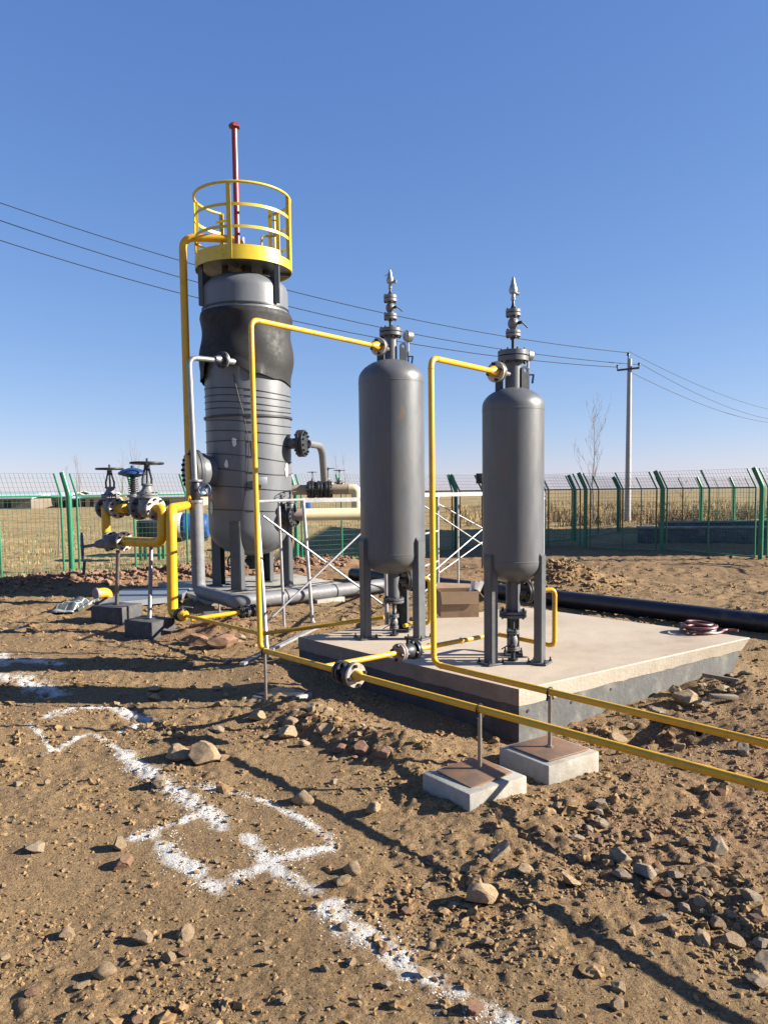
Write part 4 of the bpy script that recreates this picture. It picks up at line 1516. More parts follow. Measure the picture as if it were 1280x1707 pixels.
def tower():
    t = thing('pressure_tower', 'tall fat grey tower vessel with black rubber sleeve and yellow railed platform on top', 'tower vessel', (TX, TY, ZPAD))
    zt, zt2, zb2, zb = tz(459), tz(490), tz(880), tz(926)
    pr = []
    for k in range(13):
        a = math.pi / 2 * k / 12
        pr.append((TR * math.sin(a), zb2 - (zb2 - zb) * math.cos(a)))
    for k in range(13):
        a = math.pi / 2 * k / 12
        pr.append((TR * math.cos(a) ** 0.85 if k < 12 else 0.0, zt2 + (zt - zt2) * math.sin(a)))
    sh = MB().lathe(TO(0), Z, pr, 84).build('shell', M['tower'], t)
    for zc, rr, tt in ((tzf(691), 0.030, 0.03), (tzf(501), 0.012, 0.025)):
        MB().lathe(TO(zc - tt / 2), Z, [(TR - 0.01, 0), (TR + rr, 0), (TR + rr, tt), (TR - 0.01, tt)], 84).build('stiffening_ring', M['dark'], t)
    # binding wire wound round the shell
    mb = MB()
    random.seed(5)
    for py, tl in ((646, .07), (657, .05), (668, .06), (678, .05), (700, .07), (716, .05), (738, .06), (760, .09), (781, .10), (812, .06), (850, .03)):
        zc = tzf(py)
        ph = random.uniform(-0.6, 0.6)
        pts = []
        for k in range(73):
            a = 2 * math.pi * k / 72
            pts.append(V((TX + (TR + 0.007) * math.cos(a), TY + (TR + 0.007) * math.sin(a), zc - tl * math.cos(a + ph) * 0.9 + 0.008 * math.sin(3 * a + ph))))
        mb.tube(pts, 0.006, 6)
    # one loose strand running down the front
    pts = []
    for k, (a, py) in enumerate(((-98, 622), (-92, 660), (-86, 690), (-80, 740), (-82, 780), (-86, 820), (-92, 860))):
        q = R(a)
        pts.append(V((TX + (TR + 0.012) * math.cos(q), TY + (TR + 0.012) * math.sin(q), tzf(py))))
    mb.tube(pts, 0.006, 6)
    mb.build('binding_wire', M['dark'], t)
    # torn white wrapping scraps stuck to the shell
    mb = MB()
    for px, py, wd, hg in ((439, 748, 9, 34), (405, 737, 7, 16), (391, 773, 7, 14), (359, 846, 5, 24), (444, 802, 14, 12), (484, 782, 4, 24)):
        xo = (px - 417) / F * 11.9
        th = math.asin(max(-0.99, min(0.99, xo / TR)))
        z0 = tzf(py)
        hw, hh = wd / F * 12 / 2, hg / F * 12 / 2
        N = 10
        ring = []
        for k in range(N):
            a = 2 * math.pi * k / N
            j = random.uniform(0.65, 1.2)
            da = hw * math.cos(a) * j / (TR * max(0.3, math.cos(th)))
            ang = th + da
            ring.append((ang, z0 + hh * math.sin(a) * random.uniform(0.8, 1.15)))
        inner = [V((TX + (TR + 0.004) * math.sin(a), TY - (TR + 0.004) * math.cos(a), z)) for a, z in ring]
        outer = [V((TX + (TR + 0.012) * math.sin(a), TY - (TR + 0.012) * math.cos(a), z)) for a, z in ring]
        n0 = len(inner)
        mb = MB()
        mb.add(inner + outer, [tuple(range(n0)), tuple(range(n0, 2 * n0))] + [(i, (i + 1) % n0, n0 + (i + 1) % n0, n0 + i) for i in range(n0)])
        mb.build('wrapping_scrap', M['white'], t)
    # small nameplate bracket on the right front
    mb = MB()
    q = R(-66)
    c = V((TX + (TR + 0.05) * math.cos(q), TY + (TR + 0.05) * math.sin(q), tz(803)))
    mb.box(c, (0.02, 0.17, 0.12), Matrix.Rotation(q, 3, 'Z'), 0.002)
    nb = mb.build('nameplate', M['steelsheet'], t)
    mb = MB()
    mb.box(c - V((math.cos(q), math.sin(q), 0)) * 0.032, (0.05, 0.12, 0.02), Matrix.Rotation(q, 3, 'Z'))
    mb.build('bracket', M['dark'], nb)
    # rubber sleeve, sagging and bulging
    nA_, nZ = 120, 46
    vs, fs = [], []
    ztop = tzf(508)

    def low(a):
        d = math.degrees(a) % 360      # 270 faces the camera
        d = (d - 270 + 180) % 360 - 180   # 0 front, + right, - left
        pts = [(-180, 640), (-95, 642), (-62, 630), (-40, 600), (-28, 597), (-8, 606), (20, 622), (50, 632), (90, 645), (180, 640)]
        for (a0, p0), (a1, p1) in zip(pts[:-1], pts[1:]):
            if a0 <= d <= a1:
                f = (d - a0) / (a1 - a0)
                f = f * f * (3 - 2 * f)
                pp = p0 + (p1 - p0) * f
                k = max(0.0, math.cos(R(d)))
                return tz(pp) * (1 - k) + tzf(pp) * k
        return tz(640)
    for layer in (0, 1):
        for j in range(nZ + 1):
            f = j / nZ
            for k in range(nA_):
                a = 2 * math.pi * k / nA_
                z = ztop + (low(a) - ztop) * f
                g = (ztop - z) / (ztop - tz(640))
                bul = 0.048 + 0.024 * math.cos(g * 6.283 * 1.35 + 0.55) * (0.8 + 0.3 * math.sin(a * 2 + 1))
                bul += 0.010 * math.sin(a * 3 + g * 5) + 0.006 * math.sin(a * 7 - g * 9)
                if f < 0.06: bul *= 0.55 + f * 7
                bul += 0.03 * max(0, f - 0.85) / 0.15 * (1 if math.cos(a - R(245)) > 0.6 else 0.1)
                r = TR + max(0.018, bul) - 0.006 * layer
                vs.append((TX + r * math.cos(a), TY + r * math.sin(a), z))
    m = (nZ + 1) * nA_
    for layer in (0, 1):
        for j in range(nZ):
            for k in range(nA_):
                k2 = (k + 1) % nA_
                fs.append(tuple(layer * m + q for q in (j * nA_ + k, j * nA_ + k2, (j + 1) * nA_ + k2, (j + 1) * nA_ + k)))
    for k in range(nA_):
        k2 = (k + 1) % nA_
        fs.append((k, k2, m + k2, m + k))
        b = nZ * nA_
        fs.append((b + k, b + k2, m + b + k2, m + b + k))
    MB().add(vs, fs).build('rubber_sleeve', M['rubber'], t, angle=60)
    # legs
    for a in (165, 258, 345, 75):
        q = R(a)
        d = V((math.cos(q), math.sin(q), 0))
        s = V((-d.y, d.x, 0))
        c = TO(0) + d * (TR + 0.005)
        mb = MB()
        z0, z1 = ZPAD + 0.015, tz(866)
        for e in (-1, 1):
            mb.prism([c + s * (0.08 * e) + V((0, 0, z0)), c + s * (0.08 * e) - d * 0.15 + V((0, 0, z0)), c + s * (0.08 * e) - d * 0.15 + V((0, 0, z1)), c + s * (0.08 * e) + V((0, 0, z1))], s, 0.014)
        mb.prism([c - s * 0.073 + V((0, 0, z0)), c + s * 0.073 + V((0, 0, z0)), c + s * 0.073 + V((0, 0, z1)), c - s * 0.073 + V((0, 0, z1))], d, 0.014)
        o = mb.build('leg', M['leg'], t)
        MB().box(c - d * 0.07 + V((0, 0, z0 - 0.006)), (0.27, 0.27, 0.02), Matrix.Rotation(q, 3, 'Z'), 0.003).build('foot_plate', M['leg'], o)
    # manway on the left: wide neck, reducer and blind flange
    fl = P(323, 786, 11.95)
    rt = P(376, 790, 12.05)
    d = V((fl.x - TX, fl.y - TY, 0)).normalized()
    zc = fl.z
    q = TO(zc)
    L = (V((fl.x, fl.y, 0)) - V((TX, TY, 0))).length
    MB().lathe(q, d, [(0.22, TR * .80), (0.225, TR - 0.02), (0.26, TR + 0.08), (0.285, L - 0.16), (0.295, L - 0.08), (0.295, L - 0.02)], 40).build('manway_neck', M['tower'], t)
    f = flange_pair(t, q + d * L, d, 0.335, 0.055, 20, 0.024, 0.012, 'leg', 'manway_flange')
    # right nozzle with elbow pipe going down
    fr = P(503, 739, 12.35)
    d2 = V((fr.x - TX, fr.y - TY, 0)).normalized()
    L2 = (V((fr.x, fr.y, 0)) - V((TX, TY, 0))).length
    MB().cyl(TO(fr.z) + d2 * (TR * .85), TO(fr.z) + d2 * (L2 - 0.03), 0.085, n=24).build('outlet_nozzle', M['tower'], t)
    flange_pair(t, TO(fr.z) + d2 * L2, d2, 0.215, 0.05, 12, 0.02, 0.012, 'dark')
    # lower right outlet
    ml = P(470, 861, 12.1)
    d3 = V((0.9, -0.44, 0)).normalized()
    MB().cyl(TO(ml.z) + d3 * (TR * .8), TO(ml.z) + d3 * (TR + 0.10), 0.1, n=24).build('outlet_nozzle', M['tower'], t)
    flange_pair(t, TO(ml.z) + d3 * (TR + 0.13), d3, 0.17, 0.035, 12, 0.015, 0.01, 'dark')
    # upper left small nozzle with flange
    fu, fin = P(371, 600, 11.60), P(402, 604, 11.92)
    fin.z = fu.z
    d4 = (fu - fin).normalized()
    MB().cyl(fin, fu - d4 * 0.015, 0.05, n=20).build('inlet_nozzle', M['galv'], t)
    flange_pair(t, fu, d4, 0.125, 0.024, 8, 0.012, 0.008, 'galv', mat2='dark')
    reducer(t, fu + d4 * 0.03, d4, 0.06, 0.042, 0.12, 'galv')
    # bottom drain with a small black wheel valve
    MB().cyl(TO(zb + 0.02), TO(ZPAD + 0.28), 0.06, n=20).build('bottom_drain', M['dark'], t)
    mb = MB()
    w0 = TO(ZPAD + 0.42) + V((-0.22, -0.25, 0))
    mb.torus(w0, (0.5, -0.85, 0), 0.13, 0.014, 24, 8)
    mb.cyl(w0, TO(ZPAD + 0.42), 0.03, n=12)
    for k in range(2):
        u, v, _ = frame((0.5, -0.85, 0))
        dd = u if k else v
        mb.bar(w0 - dd * 0.13, w0 + dd * 0.13, 0.016, 0.012)
    mb.disc(TO(ZPAD + 0.42), (0.5, -0.85, 0), 0.11, 0.05, 20, 0.003)
    mb.build('drain_valve', M['dark'], t)
    # things on the dome under the platform
    mb = MB()
    for xo, yo, r, h, fr_ in ((-0.27, -0.2, 0.05, 0.30, 0.11), (0.06, -0.15, 0.075, 0.20, 0.14), (0.32, 0.05, 0.045, 0.30, 0.09)):
        c = V((TX + xo, TY + yo, zt - 0.06))
        mb = MB()
        mb.cyl(c, c + Z * h, r, n=16)
        mb.disc(c + Z * h, Z, fr_, 0.05, 20, 0.003)
        mb.build('top_nozzle', M['dark'], t)
    q = P(345, 492, 12.45)
    lug(t, (q.x, q.y, tz(500)), (0.5, -0.86, 0), 0.11, 0.36, 0.02, 'tower')
    # ---------------- platform
    PX, PY = TX - 0.01, TY
    PO = lambda z: V((PX, PY, z))
    zf = tz(446)
    zr = tz(333)
    PR = 0.745
    mb = MB()
    mb.lathe(PO(zf - 0.03), Z, [(0.30, 0), (PR - 0.005, 0), (PR - 0.005, 0.03), (0.30, 0.03)], 64)
    fs = mb.f
    pf = mb.build('platform', M['steelsheet'], t)
    mb = MB()
    for k in range(3):
        a = R(20 + 120 * k)
        MB().bar(PO(zf - 0.055) + V((math.cos(a), math.sin(a), 0)) * 0.3, PO(zf - 0.055) + V((math.cos(a), math.sin(a), 0)) * (PR - .01), 0.06, 0.05).build('floor_beam', M['leg'], pf)
    G0, G1 = R(38), R(38 + 290)       # railing gap at the back right, by the ladder
    def arc(r, z0, z1, a0, a1, t_, n=72):
        mb = MB()
        vs, fs = [], []
        for k in range(n + 1):
            a = a0 + (a1 - a0) * k / n
            for rr, zz in ((r, z0), (r + t_, z0), (r + t_, z1), (r, z1)):
                vs.append((PX + rr * math.cos(a), PY + rr * math.sin(a), zz))
        for k in range(n):
            for j in range(4):
                fs.append((k * 4 + j, k * 4 + (j + 1) % 4, (k + 1) * 4 + (j + 1) % 4, (k + 1) * 4 + j))
        fs.append((0, 1, 2, 3))
        fs.append(tuple(n * 4 + j for j in (3, 2, 1, 0)))
        return mb.add(vs, fs)
    mb = arc(PR, zf - 0.075, zf + 0.06, 0, 2 * math.pi, 0.010, 90)
    mb2 = arc(PR - 0.004, zf + 0.05, zf + 0.14, G0, G1, 0.008, 90)
    mb.add(mb2.v, mb2.f)
    mb.build('toe_board', M['lemon'], pf)
    # rails stop short at the back left opening
    A0, A1 = R(128), R(128 + 290)
    mb = MB()
    pts = [V((PX + PR * math.cos(a), PY + PR * math.sin(a), zr)) for a in np.linspace(A0, A1, 80)]
    mb.tube(pts, 0.021, 10)
    for zz in (zf + 0.72, zf + 0.40):
        m3 = arc(PR - 0.006, zz - 0.022, zz + 0.022, A0, A1, 0.007, 80)
        mb.add(m3.v, m3.f)
    mb.build('handrail', M['lemon'], pf)
    mb = MB()
    for a, wd in ((180, .06), (264.5, .065), (352, .05), (358.5, .05), (55, .05), (128, .05)):
        q = R(a)
        dd = V((math.cos(q), math.sin(q), 0))
        s = V((-dd.y, dd.x, 0))
        c = PO(0) + dd * (PR + 0.012)
        mb = MB()
        mb.prism([c + V((0, 0, zf - 0.07)) - s * wd / 2, c + V((0, 0, zf - 0.07)) + s * wd / 2, c + V((0, 0, zr)) + s * wd / 2, c + V((0, 0, zr)) - s * wd / 2], dd, 0.012)
        mb.prism([c + V((0, 0, zf - 0.07)) - s * wd / 2, c + V((0, 0, zf - 0.07)) - s * wd / 2 - dd * 0.05, c + V((0, 0, zr)) - s * wd / 2 - dd * 0.05, c + V((0, 0, zr)) - s * wd / 2], s, 0.008)
        mb.build('rail_post', M['lemon'], pf)
    # yellow boxes / ladder head standing on the platform
    mb = MB()
    bx = P(456, 390, TY + 0.42)
    for dx in (-0.05, 0.07):
        mb.prism([V((bx.x + dx - .03, bx.y, zf)), V((bx.x + dx + .03, bx.y, zf)), V((bx.x + dx + .03, bx.y, zf + 1.02)), V((bx.x + dx - .03, bx.y, zf + 1.05))], (0, 1, 0), 0.06)
    for k in range(4):
        mb.cyl((bx.x - .05, bx.y, zf + .12 + .25 * k), (bx.x + .07, bx.y, zf + .12 + .25 * k), 0.013, n=8)
    mb.build('ladder', M['lemon'], pf)
    mb = MB()
    p0 = P(436, 400, TY + 0.40)
    p1 = P(405, 400, TY + 0.40)
    mb.tube(fillet([V((p0.x, p0.y, zf)), V((p0.x, p0.y, zf + .62)), V((bx.x - .05, bx.y, zf + .62))], .06), 0.018, 8)
    mb.build('grab_rail', M['lemon'], pf)
    MB().tube([V((p1.x, p1.y, zf)), V((p1.x, p1.y, zf + .6))], 0.022, 8).build('grab_rail', M['white'], pf)
    mb = MB()
    p2 = P(381, 400, TY - 0.1)
    mb.tube(fillet([V((p2.x - .22, p2.y + .2, zf + .74)), V((p2.x, p2.y, zf + .70)), V((p2.x, p2.y, zf + .0))], .05), 0.020, 8)
    mb.build('grab_rail', M['lemon'], pf)
    # brackets holding the platform
    mb = MB()
    for px, yo in ((335, -0.30), (462, -0.42)):
        c = P(px, 470, TY + yo)
        mb = MB()
        mb.prism([V((c.x - .035, c.y, tz(516))), V((c.x + .035, c.y, tz(516))), V((c.x + .035, c.y, zf - .03)), V((c.x - .035, c.y, zf - .03))], (0.1, 1, 0), 0.06)
        e = 1 if px < 400 else -1
        mb.prism([V((c.x, c.y, tz(516))), V((c.x + e * .10, c.y + .1, tz(516))), V((c.x + e * .06, c.y + .1, tz(495))), V((c.x + e * .12, c.y + .1, tz(470))), V((c.x, c.y, tz(455)))], (0.6, 0.8, 0), 0.02)
        mb.build('platform_bracket', M['leg'], t)
    # red vent mast
    vx = P(393, 300, TY - 0.28)
    mb = MB()
    zt7 = P(392, 206, TY - 0.28).z
    mb.tube([V((vx.x, vx.y, zf - .02)), V((vx.x, vx.y, zt7 - 0.05))], 0.045, 18)
    mb.lathe((vx.x, vx.y, zt7 - 0.09), Z, [(0.046, 0), (0.052, 0.02), (0.092, 0.035), (0.092, 0.06), (0.05, 0.105), (0.02, 0.115), (0.003, 0.118)], 6)
    mb.build('vent_mast', M['red'], t)
    return t


tower()

# pads under the tower
mb = MB()
yaw = R(32)
mb.box((TX + 0.05, TY + 0.1, 0.0), (2.5, 2.7, 0.16), Matrix.Rotation(yaw, 3, 'Z'), 0.012)
tag(mb.build('concrete_pad', M['concrete'], origin=(TX, TY, 0)), 'low grey concrete pad under the tall tower vessel', 'concrete pad')
a, b, c, d = G(165, 1012, 0.06), G(300, 998, 0.06), G(318, 984, 0.06), G(205, 986, 0.06)
mb = MB()
mb.prism([a, b, c, d], (0, 0, 1), 0.08)
tag(mb.build('concrete_pad', M['steelsheet'], origin=(a.x, a.y, 0.02)), 'bluish flat slab on the ground behind the valve support posts', 'slab')


# ------------------------------------------------------------------ thick yellow piping and valves left of the tower
ru = P(303, 402, 12.35)
rd = P(317, 842, 11.9)
ru.x = rd.x - 0.10
ztopP = tz(399)
big = P(285, 848, 8.8)
ft = P(288, 1022, 8.75)
ZV = big.z
tag(MB().tube(fillet([V((TX - 0.02, TY, tz(470))), V((TX - 0.02, TY - 0.02, ztopP)), V((ru.x, ru.y, ztopP)), V((rd.x, rd.y, ZV)), V((big.x, big.y, ZV)), V((ft.x, ft.y, ft.z)), V((ft.x + 0.11, ft.y - 0.12, ft.z - 0.0))], 0.20, 9), 0.060, 20)
    .build('gas_pipe', M['yellow'], origin=(ft.x, ft.y, ft.z)), 'thick yellow pipe from the platform top down beside the tower and forward to the ground', 'pipe')
mb_t = thing('pipe_elbow', 'yellow capped pipe stub on the ground behind the left dark block', 'pipe', G(176, 1008, 0.0))
q = G(176, 1006, 0.0)
mb = MB()
mb.tube(fillet([V((q.x + 0.05, q.y + .1, -.05)), V((q.x + .02, q.y + .05, 0.16)), V((q.x - .08, q.y - .1, 0.16))], 0.14), 0.075, 18)
mb.build('pipe_body', M['yellow'], mb_t)
mb = MB()
mb.disc(V((q.x - .085, q.y - .11, 0.16)), (-0.5, -0.7, 0), 0.085, 0.05, 20, 0.006)
mb.build('end_cap', M['mauve'], mb_t)

# the valve row
xv1 = P(185, 846, 9.45)
xv2 = P(246, 850, 9.0)
xv1.z = xv2.z = ZV
dv = (xv2 - xv1).normalized()
gate_valve('gate valve with a flat black handwheel, leftmost of the raised valve row', xv1, dv, (0, 0, 1), 1.05, stem=0.46, wheel_r=0.15, group='gate valves of the yellow pipework')
gate_valve('gate valve with a flat black handwheel, right one of the raised valve row, tallest', xv2, dv, (0.04, 0, 1), 1.15, stem=0.46, wheel_r=0.16, group='gate valves of the yellow pipework')
# actuated control valve between them
xm = xv1.lerp(xv2, 0.55) + V((0, 0.12, 0))
t = thing('control_valve', 'control valve with a round dark blue diaphragm head between the two gate valves', 'valve', xm)
mb = MB()
mb.lathe(xm - dv * 0.11, dv, [(0.05, 0), (0.075, 0.05), (0.085, 0.11), (0.075, 0.17), (0.05, 0.22)], 22)
mb.lathe(xm + V((0, 0, .05)), Z, [(0.05, 0), (0.05, 0.08), (0.075, 0.085), (0.075, 0.11), (0.04, 0.115), (0.04, 0.14)], 20)
mb.build('body', M['primer'], t)
mb = MB()
for s in (-1, 1):
    MB().disc(xm + dv * (0.115 * s), dv, 0.10, 0.026, 24, 0.003).build('flange', M['primer'], t)
mb = MB()
for k in range(7):
    mb.disc(xm + V((0, 0, 0.19 + k * 0.026)), Z, 0.058 - 0.002 * (k % 2), 0.014, 18, 0.002)
mb.cyl(xm + V((0, 0, .17)), xm + V((0, 0, .40)), 0.03, n=12)
mb.build('yoke', M['dark'], t)
mb = MB()
mb.lathe(xm + V((0, 0, .375)), Z, [(0.06, 0), (0.16, 0.03), (0.17, 0.035), (0.17, 0.055), (0.16, 0.06), (0.13, 0.085), (0.05, 0.11), (0.02, 0.115), (0.02, 0.14)], 28)
mb.build('diaphragm_head', M['bluedark'], t)
mb = MB()
mb.cyl(xv1 + dv * 0.15, xm - V((0, 0.12, 0)) - dv * 0.10, 0.055, n=18)
tag(mb.build('pipe_spool', M['yellow'], origin=xv1.lerp(xm, .5)), 'short yellow pipe spool between the left gate valve and the control valve', 'pipe')

# bypass loop with the lower valve
lv = P(196, 902, 9.3)
loA = P(271, 903, 8.85)
loA.z = lv.z
hiA = V((loA.x + 0.01, loA.y, ZV))
tag(MB().tube(fillet([xv2 + dv * 0.16, V((hiA.x, hiA.y, ZV)), loA, lv + (loA - lv).normalized() * 0.15], 0.12, 8), 0.058, 20).build('bypass_pipe', M['yellow'], origin=loA),
    'thick yellow bypass pipe bending from the right gate valve down to the lower valve', 'pipe')
dl = (loA - lv).normalized()
leftend = lv - dl * 0.17
tag(MB().tube(fillet([leftend + dl * .03, leftend - dl * 0.005 + V((-.03, .02, 0.0)), V((leftend.x - .03, leftend.y + .02, ZV)), xv1 - dv * 0.15], 0.07, 6), 0.052, 18).build('bypass_pipe', M['yellow'], origin=leftend),
    'short thick yellow upright pipe at the left end of the valve loop', 'pipe')
gate_valve('lower gate valve lying on its side with a blue handwheel facing left', lv, dl, (-0.85, -0.35, 0.0) if False else (-0.52, -0.85, 0.06), 0.0001 + 0.98, 'bluedark', stem=0.42, wheel_r=0.15) if False else None
t = thing('gate_valve', 'lower gate valve lying on its side with a blue handwheel facing left', 'valve', lv, 'gate valves of the yellow pipework')
mb = MB()
mb.lathe(lv - dl * .12, dl, [(0.06, 0), (0.085, .06), (0.095, .12), (0.085, .18), (0.06, .24)], 24)
mb.cyl(lv, lv + V((-.1, -.1, 0)), 0.075, n=20)
mb.build('body', M['primer'], t)
for s in (-1, 1):
    mb = MB()
    mb.disc(lv + dl * (.125 * s), dl, 0.118, 0.028, 26, 0.003)
    f = mb.build('flange', M['bare' if s > 0 else 'primer'], t)
    MB().bolts(lv + dl * (.125 * s), dl, 0.095, 8, 0.013, .08).build('flange_bolts', M['bolt'], f)
wv = P(137, 912, 9.15)
sdir = (wv - lv).normalized()
mb = MB()
mb.lathe(lv, sdir, [(0.08, .10), (0.105, .11), (0.105, .15), (0.06, .17), (0.045, .24), (0.02, .27), (0.018, (wv - lv).length)], 20)
mb.build('bonnet', M['primer'], t)
mb = MB()
wd = V((-0.90, -0.38, 0.0)).normalized()
mb.torus(wv, wd, 0.165, 0.014, 32, 8)
u, v, _ = frame(wd)
for k in range(5):
    dd = u * math.cos(k * 1.2566 + .3) + v * math.sin(k * 1.2566 + .3)
    mb.bar(wv, wv + dd * .165, 0.018, 0.012, wd)
mb.disc(wv, wd, .032, .04, 14)
mb.build('handwheel', M['bluedark'], t)
mb = MB()
mb.box(wv + V((0.02, -0.02, -.25)), (0.035, 0.006, 0.16), Matrix.Rotation(.12, 3, 'Y'), 0.002)
mb.tube([wv + V((0, 0, -.16)), wv + V((0.02, -0.02, -.18))], 0.003, 5)
mb.build('hanging_tag', M['dark'], t)

# stands and dark blocks
for lab, lab2, px, pyt, pyb, corners, Yd, ptop, zt_ in (
        ('dark cast concrete block under the lower valve post, left of the two dark blocks', 'thin steel post under the lower valve on the left dark block', 193, 916, 1010, ((172, 1008), (182, 1016), (217, 1008)), 9.3, lv.z - 0.12, 0.22),
        ('dark cast concrete block with wedge of shade, right of the two dark blocks', 'thin steel post under the bypass pipe on the right dark block', 250, 918, 1032, ((221, 1031), (238, 1040), (278, 1032)), 8.7, lv.z - 0.06, 0.19)):
    footing(lab, corners, zt_, -0.06, 'blockdark')
    a_ = G(corners[0][0], corners[0][1], zt_)
    c_ = G(corners[2][0], corners[2][1], zt_)
    ctr = (a_ + c_) / 2
    tgt = lv if px < 200 else (lv + dl * ((P(250, 903, 8.95) - lv).dot(dl)))
    t = thing('pipe_support', lab2, 'pipe support', (ctr.x, ctr.y, zt_), 'pipe supports')
    MB().tube([V((ctr.x, ctr.y, zt_)), V((ctr.x + 0.0, ctr.y, ptop - .03)), V((tgt.x, tgt.y, ptop + .02))] if False else [V((ctr.x, ctr.y, zt_)), V((tgt.x, tgt.y, ptop))], 0.024, 14).build('post', M['postmetal'], t)
    MB().disc((ctr.x, ctr.y, zt_ + .006), (0, 0, 1), .05, .012, 16).build('base_plate', M['dark'], t)

# ball valve at the foot of the thick pipe
f0 = V((ft.x + 0.11, ft.y - 0.12, ft.z))
bd = V((0.66, -0.75, 0)).normalized()
t = thing('ball_valve', 'small black and yellow ball valve at the foot of the thick yellow pipe', 'valve', f0)
flange_pair(t, f0 + bd * 0.02, bd, 0.075, 0.022, 4, 0.013, 0.008, 'dark')
MB().lathe(f0 + bd * .03, bd, [(0.05, 0), (0.062, 0.04), (0.062, 0.08), (0.03, 0.12)], 18).build('body', M['yellow'], t)
mb = MB()
mb.cyl(f0 + bd * .06, f0 + bd * .06 + V((0, 0, .1)), .014, n=10)
mb.bar(f0 + bd * .06 + V((0, 0, .1)), f0 + bd * .14 + V((0.08, 0.02, .09)), .02, .008)
mb.build('lever', M['galv'], t)
g1, g2 = P(338, 1030, 8.55), P(400, 1021, 8.8)
t = thing('gas_pipe', 'bright short yellow pipe ending in stacked black flanges in front of the wrapped pipe', 'pipe', g1, 'thin yellow gas pipes')
MB().cyl(g1 + (g1 - g2) * .3, g2, 0.026, n=14).build('pipe_body', M['yellow'], t)
dg = (g2 - g1).normalized()
for k in range(3):
    flange_pair(t, g2 + dg * (0.02 + .075 * k), dg, 0.075, 0.014, 6, 0.011, 0.008, 'primer' if k % 2 else 'dark')

# wrapped grey pipe: upright, then lying on the ground to the right
w0, w1 = P(327, 838, 11.3), P(327, 1000, 11.3)
w2 = P(398, 1002, 9.95)
w3 = P(640, 973, 11.4)
w1.z = w2.z = w3.z = 0.155
w2 = G(396, 1004, 0.155)
w3 = G(648, 974, 0.155)
w1.x, w1.y = w0.x, w0.y
w4 = w3 + (w3 - w2) * 0.25
t = thing('wrapped_pipe', 'fat grey tape wrapped pipe beside the tower, lying along the ground to the right', 'pipe', (w1.x, w1.y, 0.05))
MB().tube(fillet([w0, w1, w2, w4], 0.16, 8), 0.098, 24).build('pipe_body', M['wrap'], t)
mb = MB()
dw = (w3 - w2).normalized()
for f in (0.13, 0.28, 0.60):
    MB().torus(w2.lerp(w3, f), dw + V((0.1, 0.1, 0.12)), 0.101, 0.006, 28, 6).build('tie_strap', M['bolt'], t)
for px, py in ((585, 990), (520, 1005)):
    pass
q = w2.lerp(w3, 0.55)
mb = MB()
mb.box((q.x, q.y, 0.0), (0.5, 0.22, 0.13), Matrix.Rotation(math.atan2(dw.y, dw.x), 3, 'Z'), 0.008)
tag(mb.build('concrete_block', M['concrete'], origin=(q.x, q.y, -.06)), 'low concrete bearer under the lying wrapped pipe', 'concrete block')
q = G(362, 1024, 0.02)
t = thing('anchor_plate', 'small steel plate with an upright bolt on the ground in front of the wrapped pipe', 'steel plate', (q.x, q.y, 0.0))
MB().box((q.x, q.y, .035), (.34, .26, .02), Matrix.Rotation(.3, 3, 'Z'), .003).build('plate', M['galv'], t)
mb = MB()
mb.cyl((q.x + .03, q.y, .04), (q.x + .03, q.y, .15), .014, n=10)
mb.cyl((q.x + .03, q.y, .05), (q.x + .03, q.y, .072), .028, n=6)
mb.build('bolt', M['silver'], t)

# galvanised small pipe with its valve and blue wheel
h0 = P(358, 600, 11.5)
h1 = P(319, 599, 11.45)
h2 = P(325, 800, 11.25)
h1.z = h0.z
h1.x = h2.x - 0.03
tag(MB().tube(fillet([h0, V((h1.x, h2.y, h0.z)), V((h2.x, h2.y, h2.z))], 0.13, 8), 0.040, 16).build('vent_pipe', M['galv'], origin=h2), 'bare silver steel pipe bending from the rubber sleeve down to a blue wheel valve', 'pipe')
t = thing('globe_valve', 'small valve with a blue spoked handwheel on top of the wrapped upright pipe', 'valve', (w0.x, w0.y, w0.z))
vz = h2.z
cc = V((w0.x, w0.y, 0))
mb = MB()
mb.disc(cc + Z * (vz - .01), Z, .10, .03, 24, .003)
mb.build('flange', M['galv'], t)
mb = MB()
mb.disc(cc + Z * (w0.z + .02), Z, .11, .04, 24, .003)
fo = mb.build('flange', M['galv'], t)
MB().bolts(cc + Z * (w0.z + .02), Z, .088, 8, .012, .09).build('flange_bolts', M['bolt'], fo)
MB().lathe(cc + Z * (w0.z + .02), Z, [(.05, 0), (.085, (vz - w0.z) * .3), (.085, (vz - w0.z) * .6), (.05, vz - w0.z)], 20).build('body', M['dark'], t)
whc = P(341, 816, 10.95)
mb = MB()
hd = (whc - (cc + Z * whc.z)).normalized()
hdn = V((0.35, -0.93, 0.05)).normalized()
mb.torus(whc, hdn, .085, .010, 26, 8)
u, v, _ = frame(hdn)
for k in range(4):
    dd = u * math.cos(k * 1.57 + .5) + v * math.sin(k * 1.57 + .5)
    mb.bar(whc, whc + dd * .085, .012, .009, hdn)
mb.build('handwheel', M['bluedark'], t)
MB().cyl(cc + Z * whc.z, whc, .02, n=10).build('stem', M['galv'], t)
mb = MB()
mb.tube([whc + V((.02, -.01, -.06)), whc + V((.06, -.02, -.09)), whc + V((.10, -.02, -.07)), whc + V((.09, -.02, -.13))], .008, 6)
mb.build('ribbon', M['red'], t)

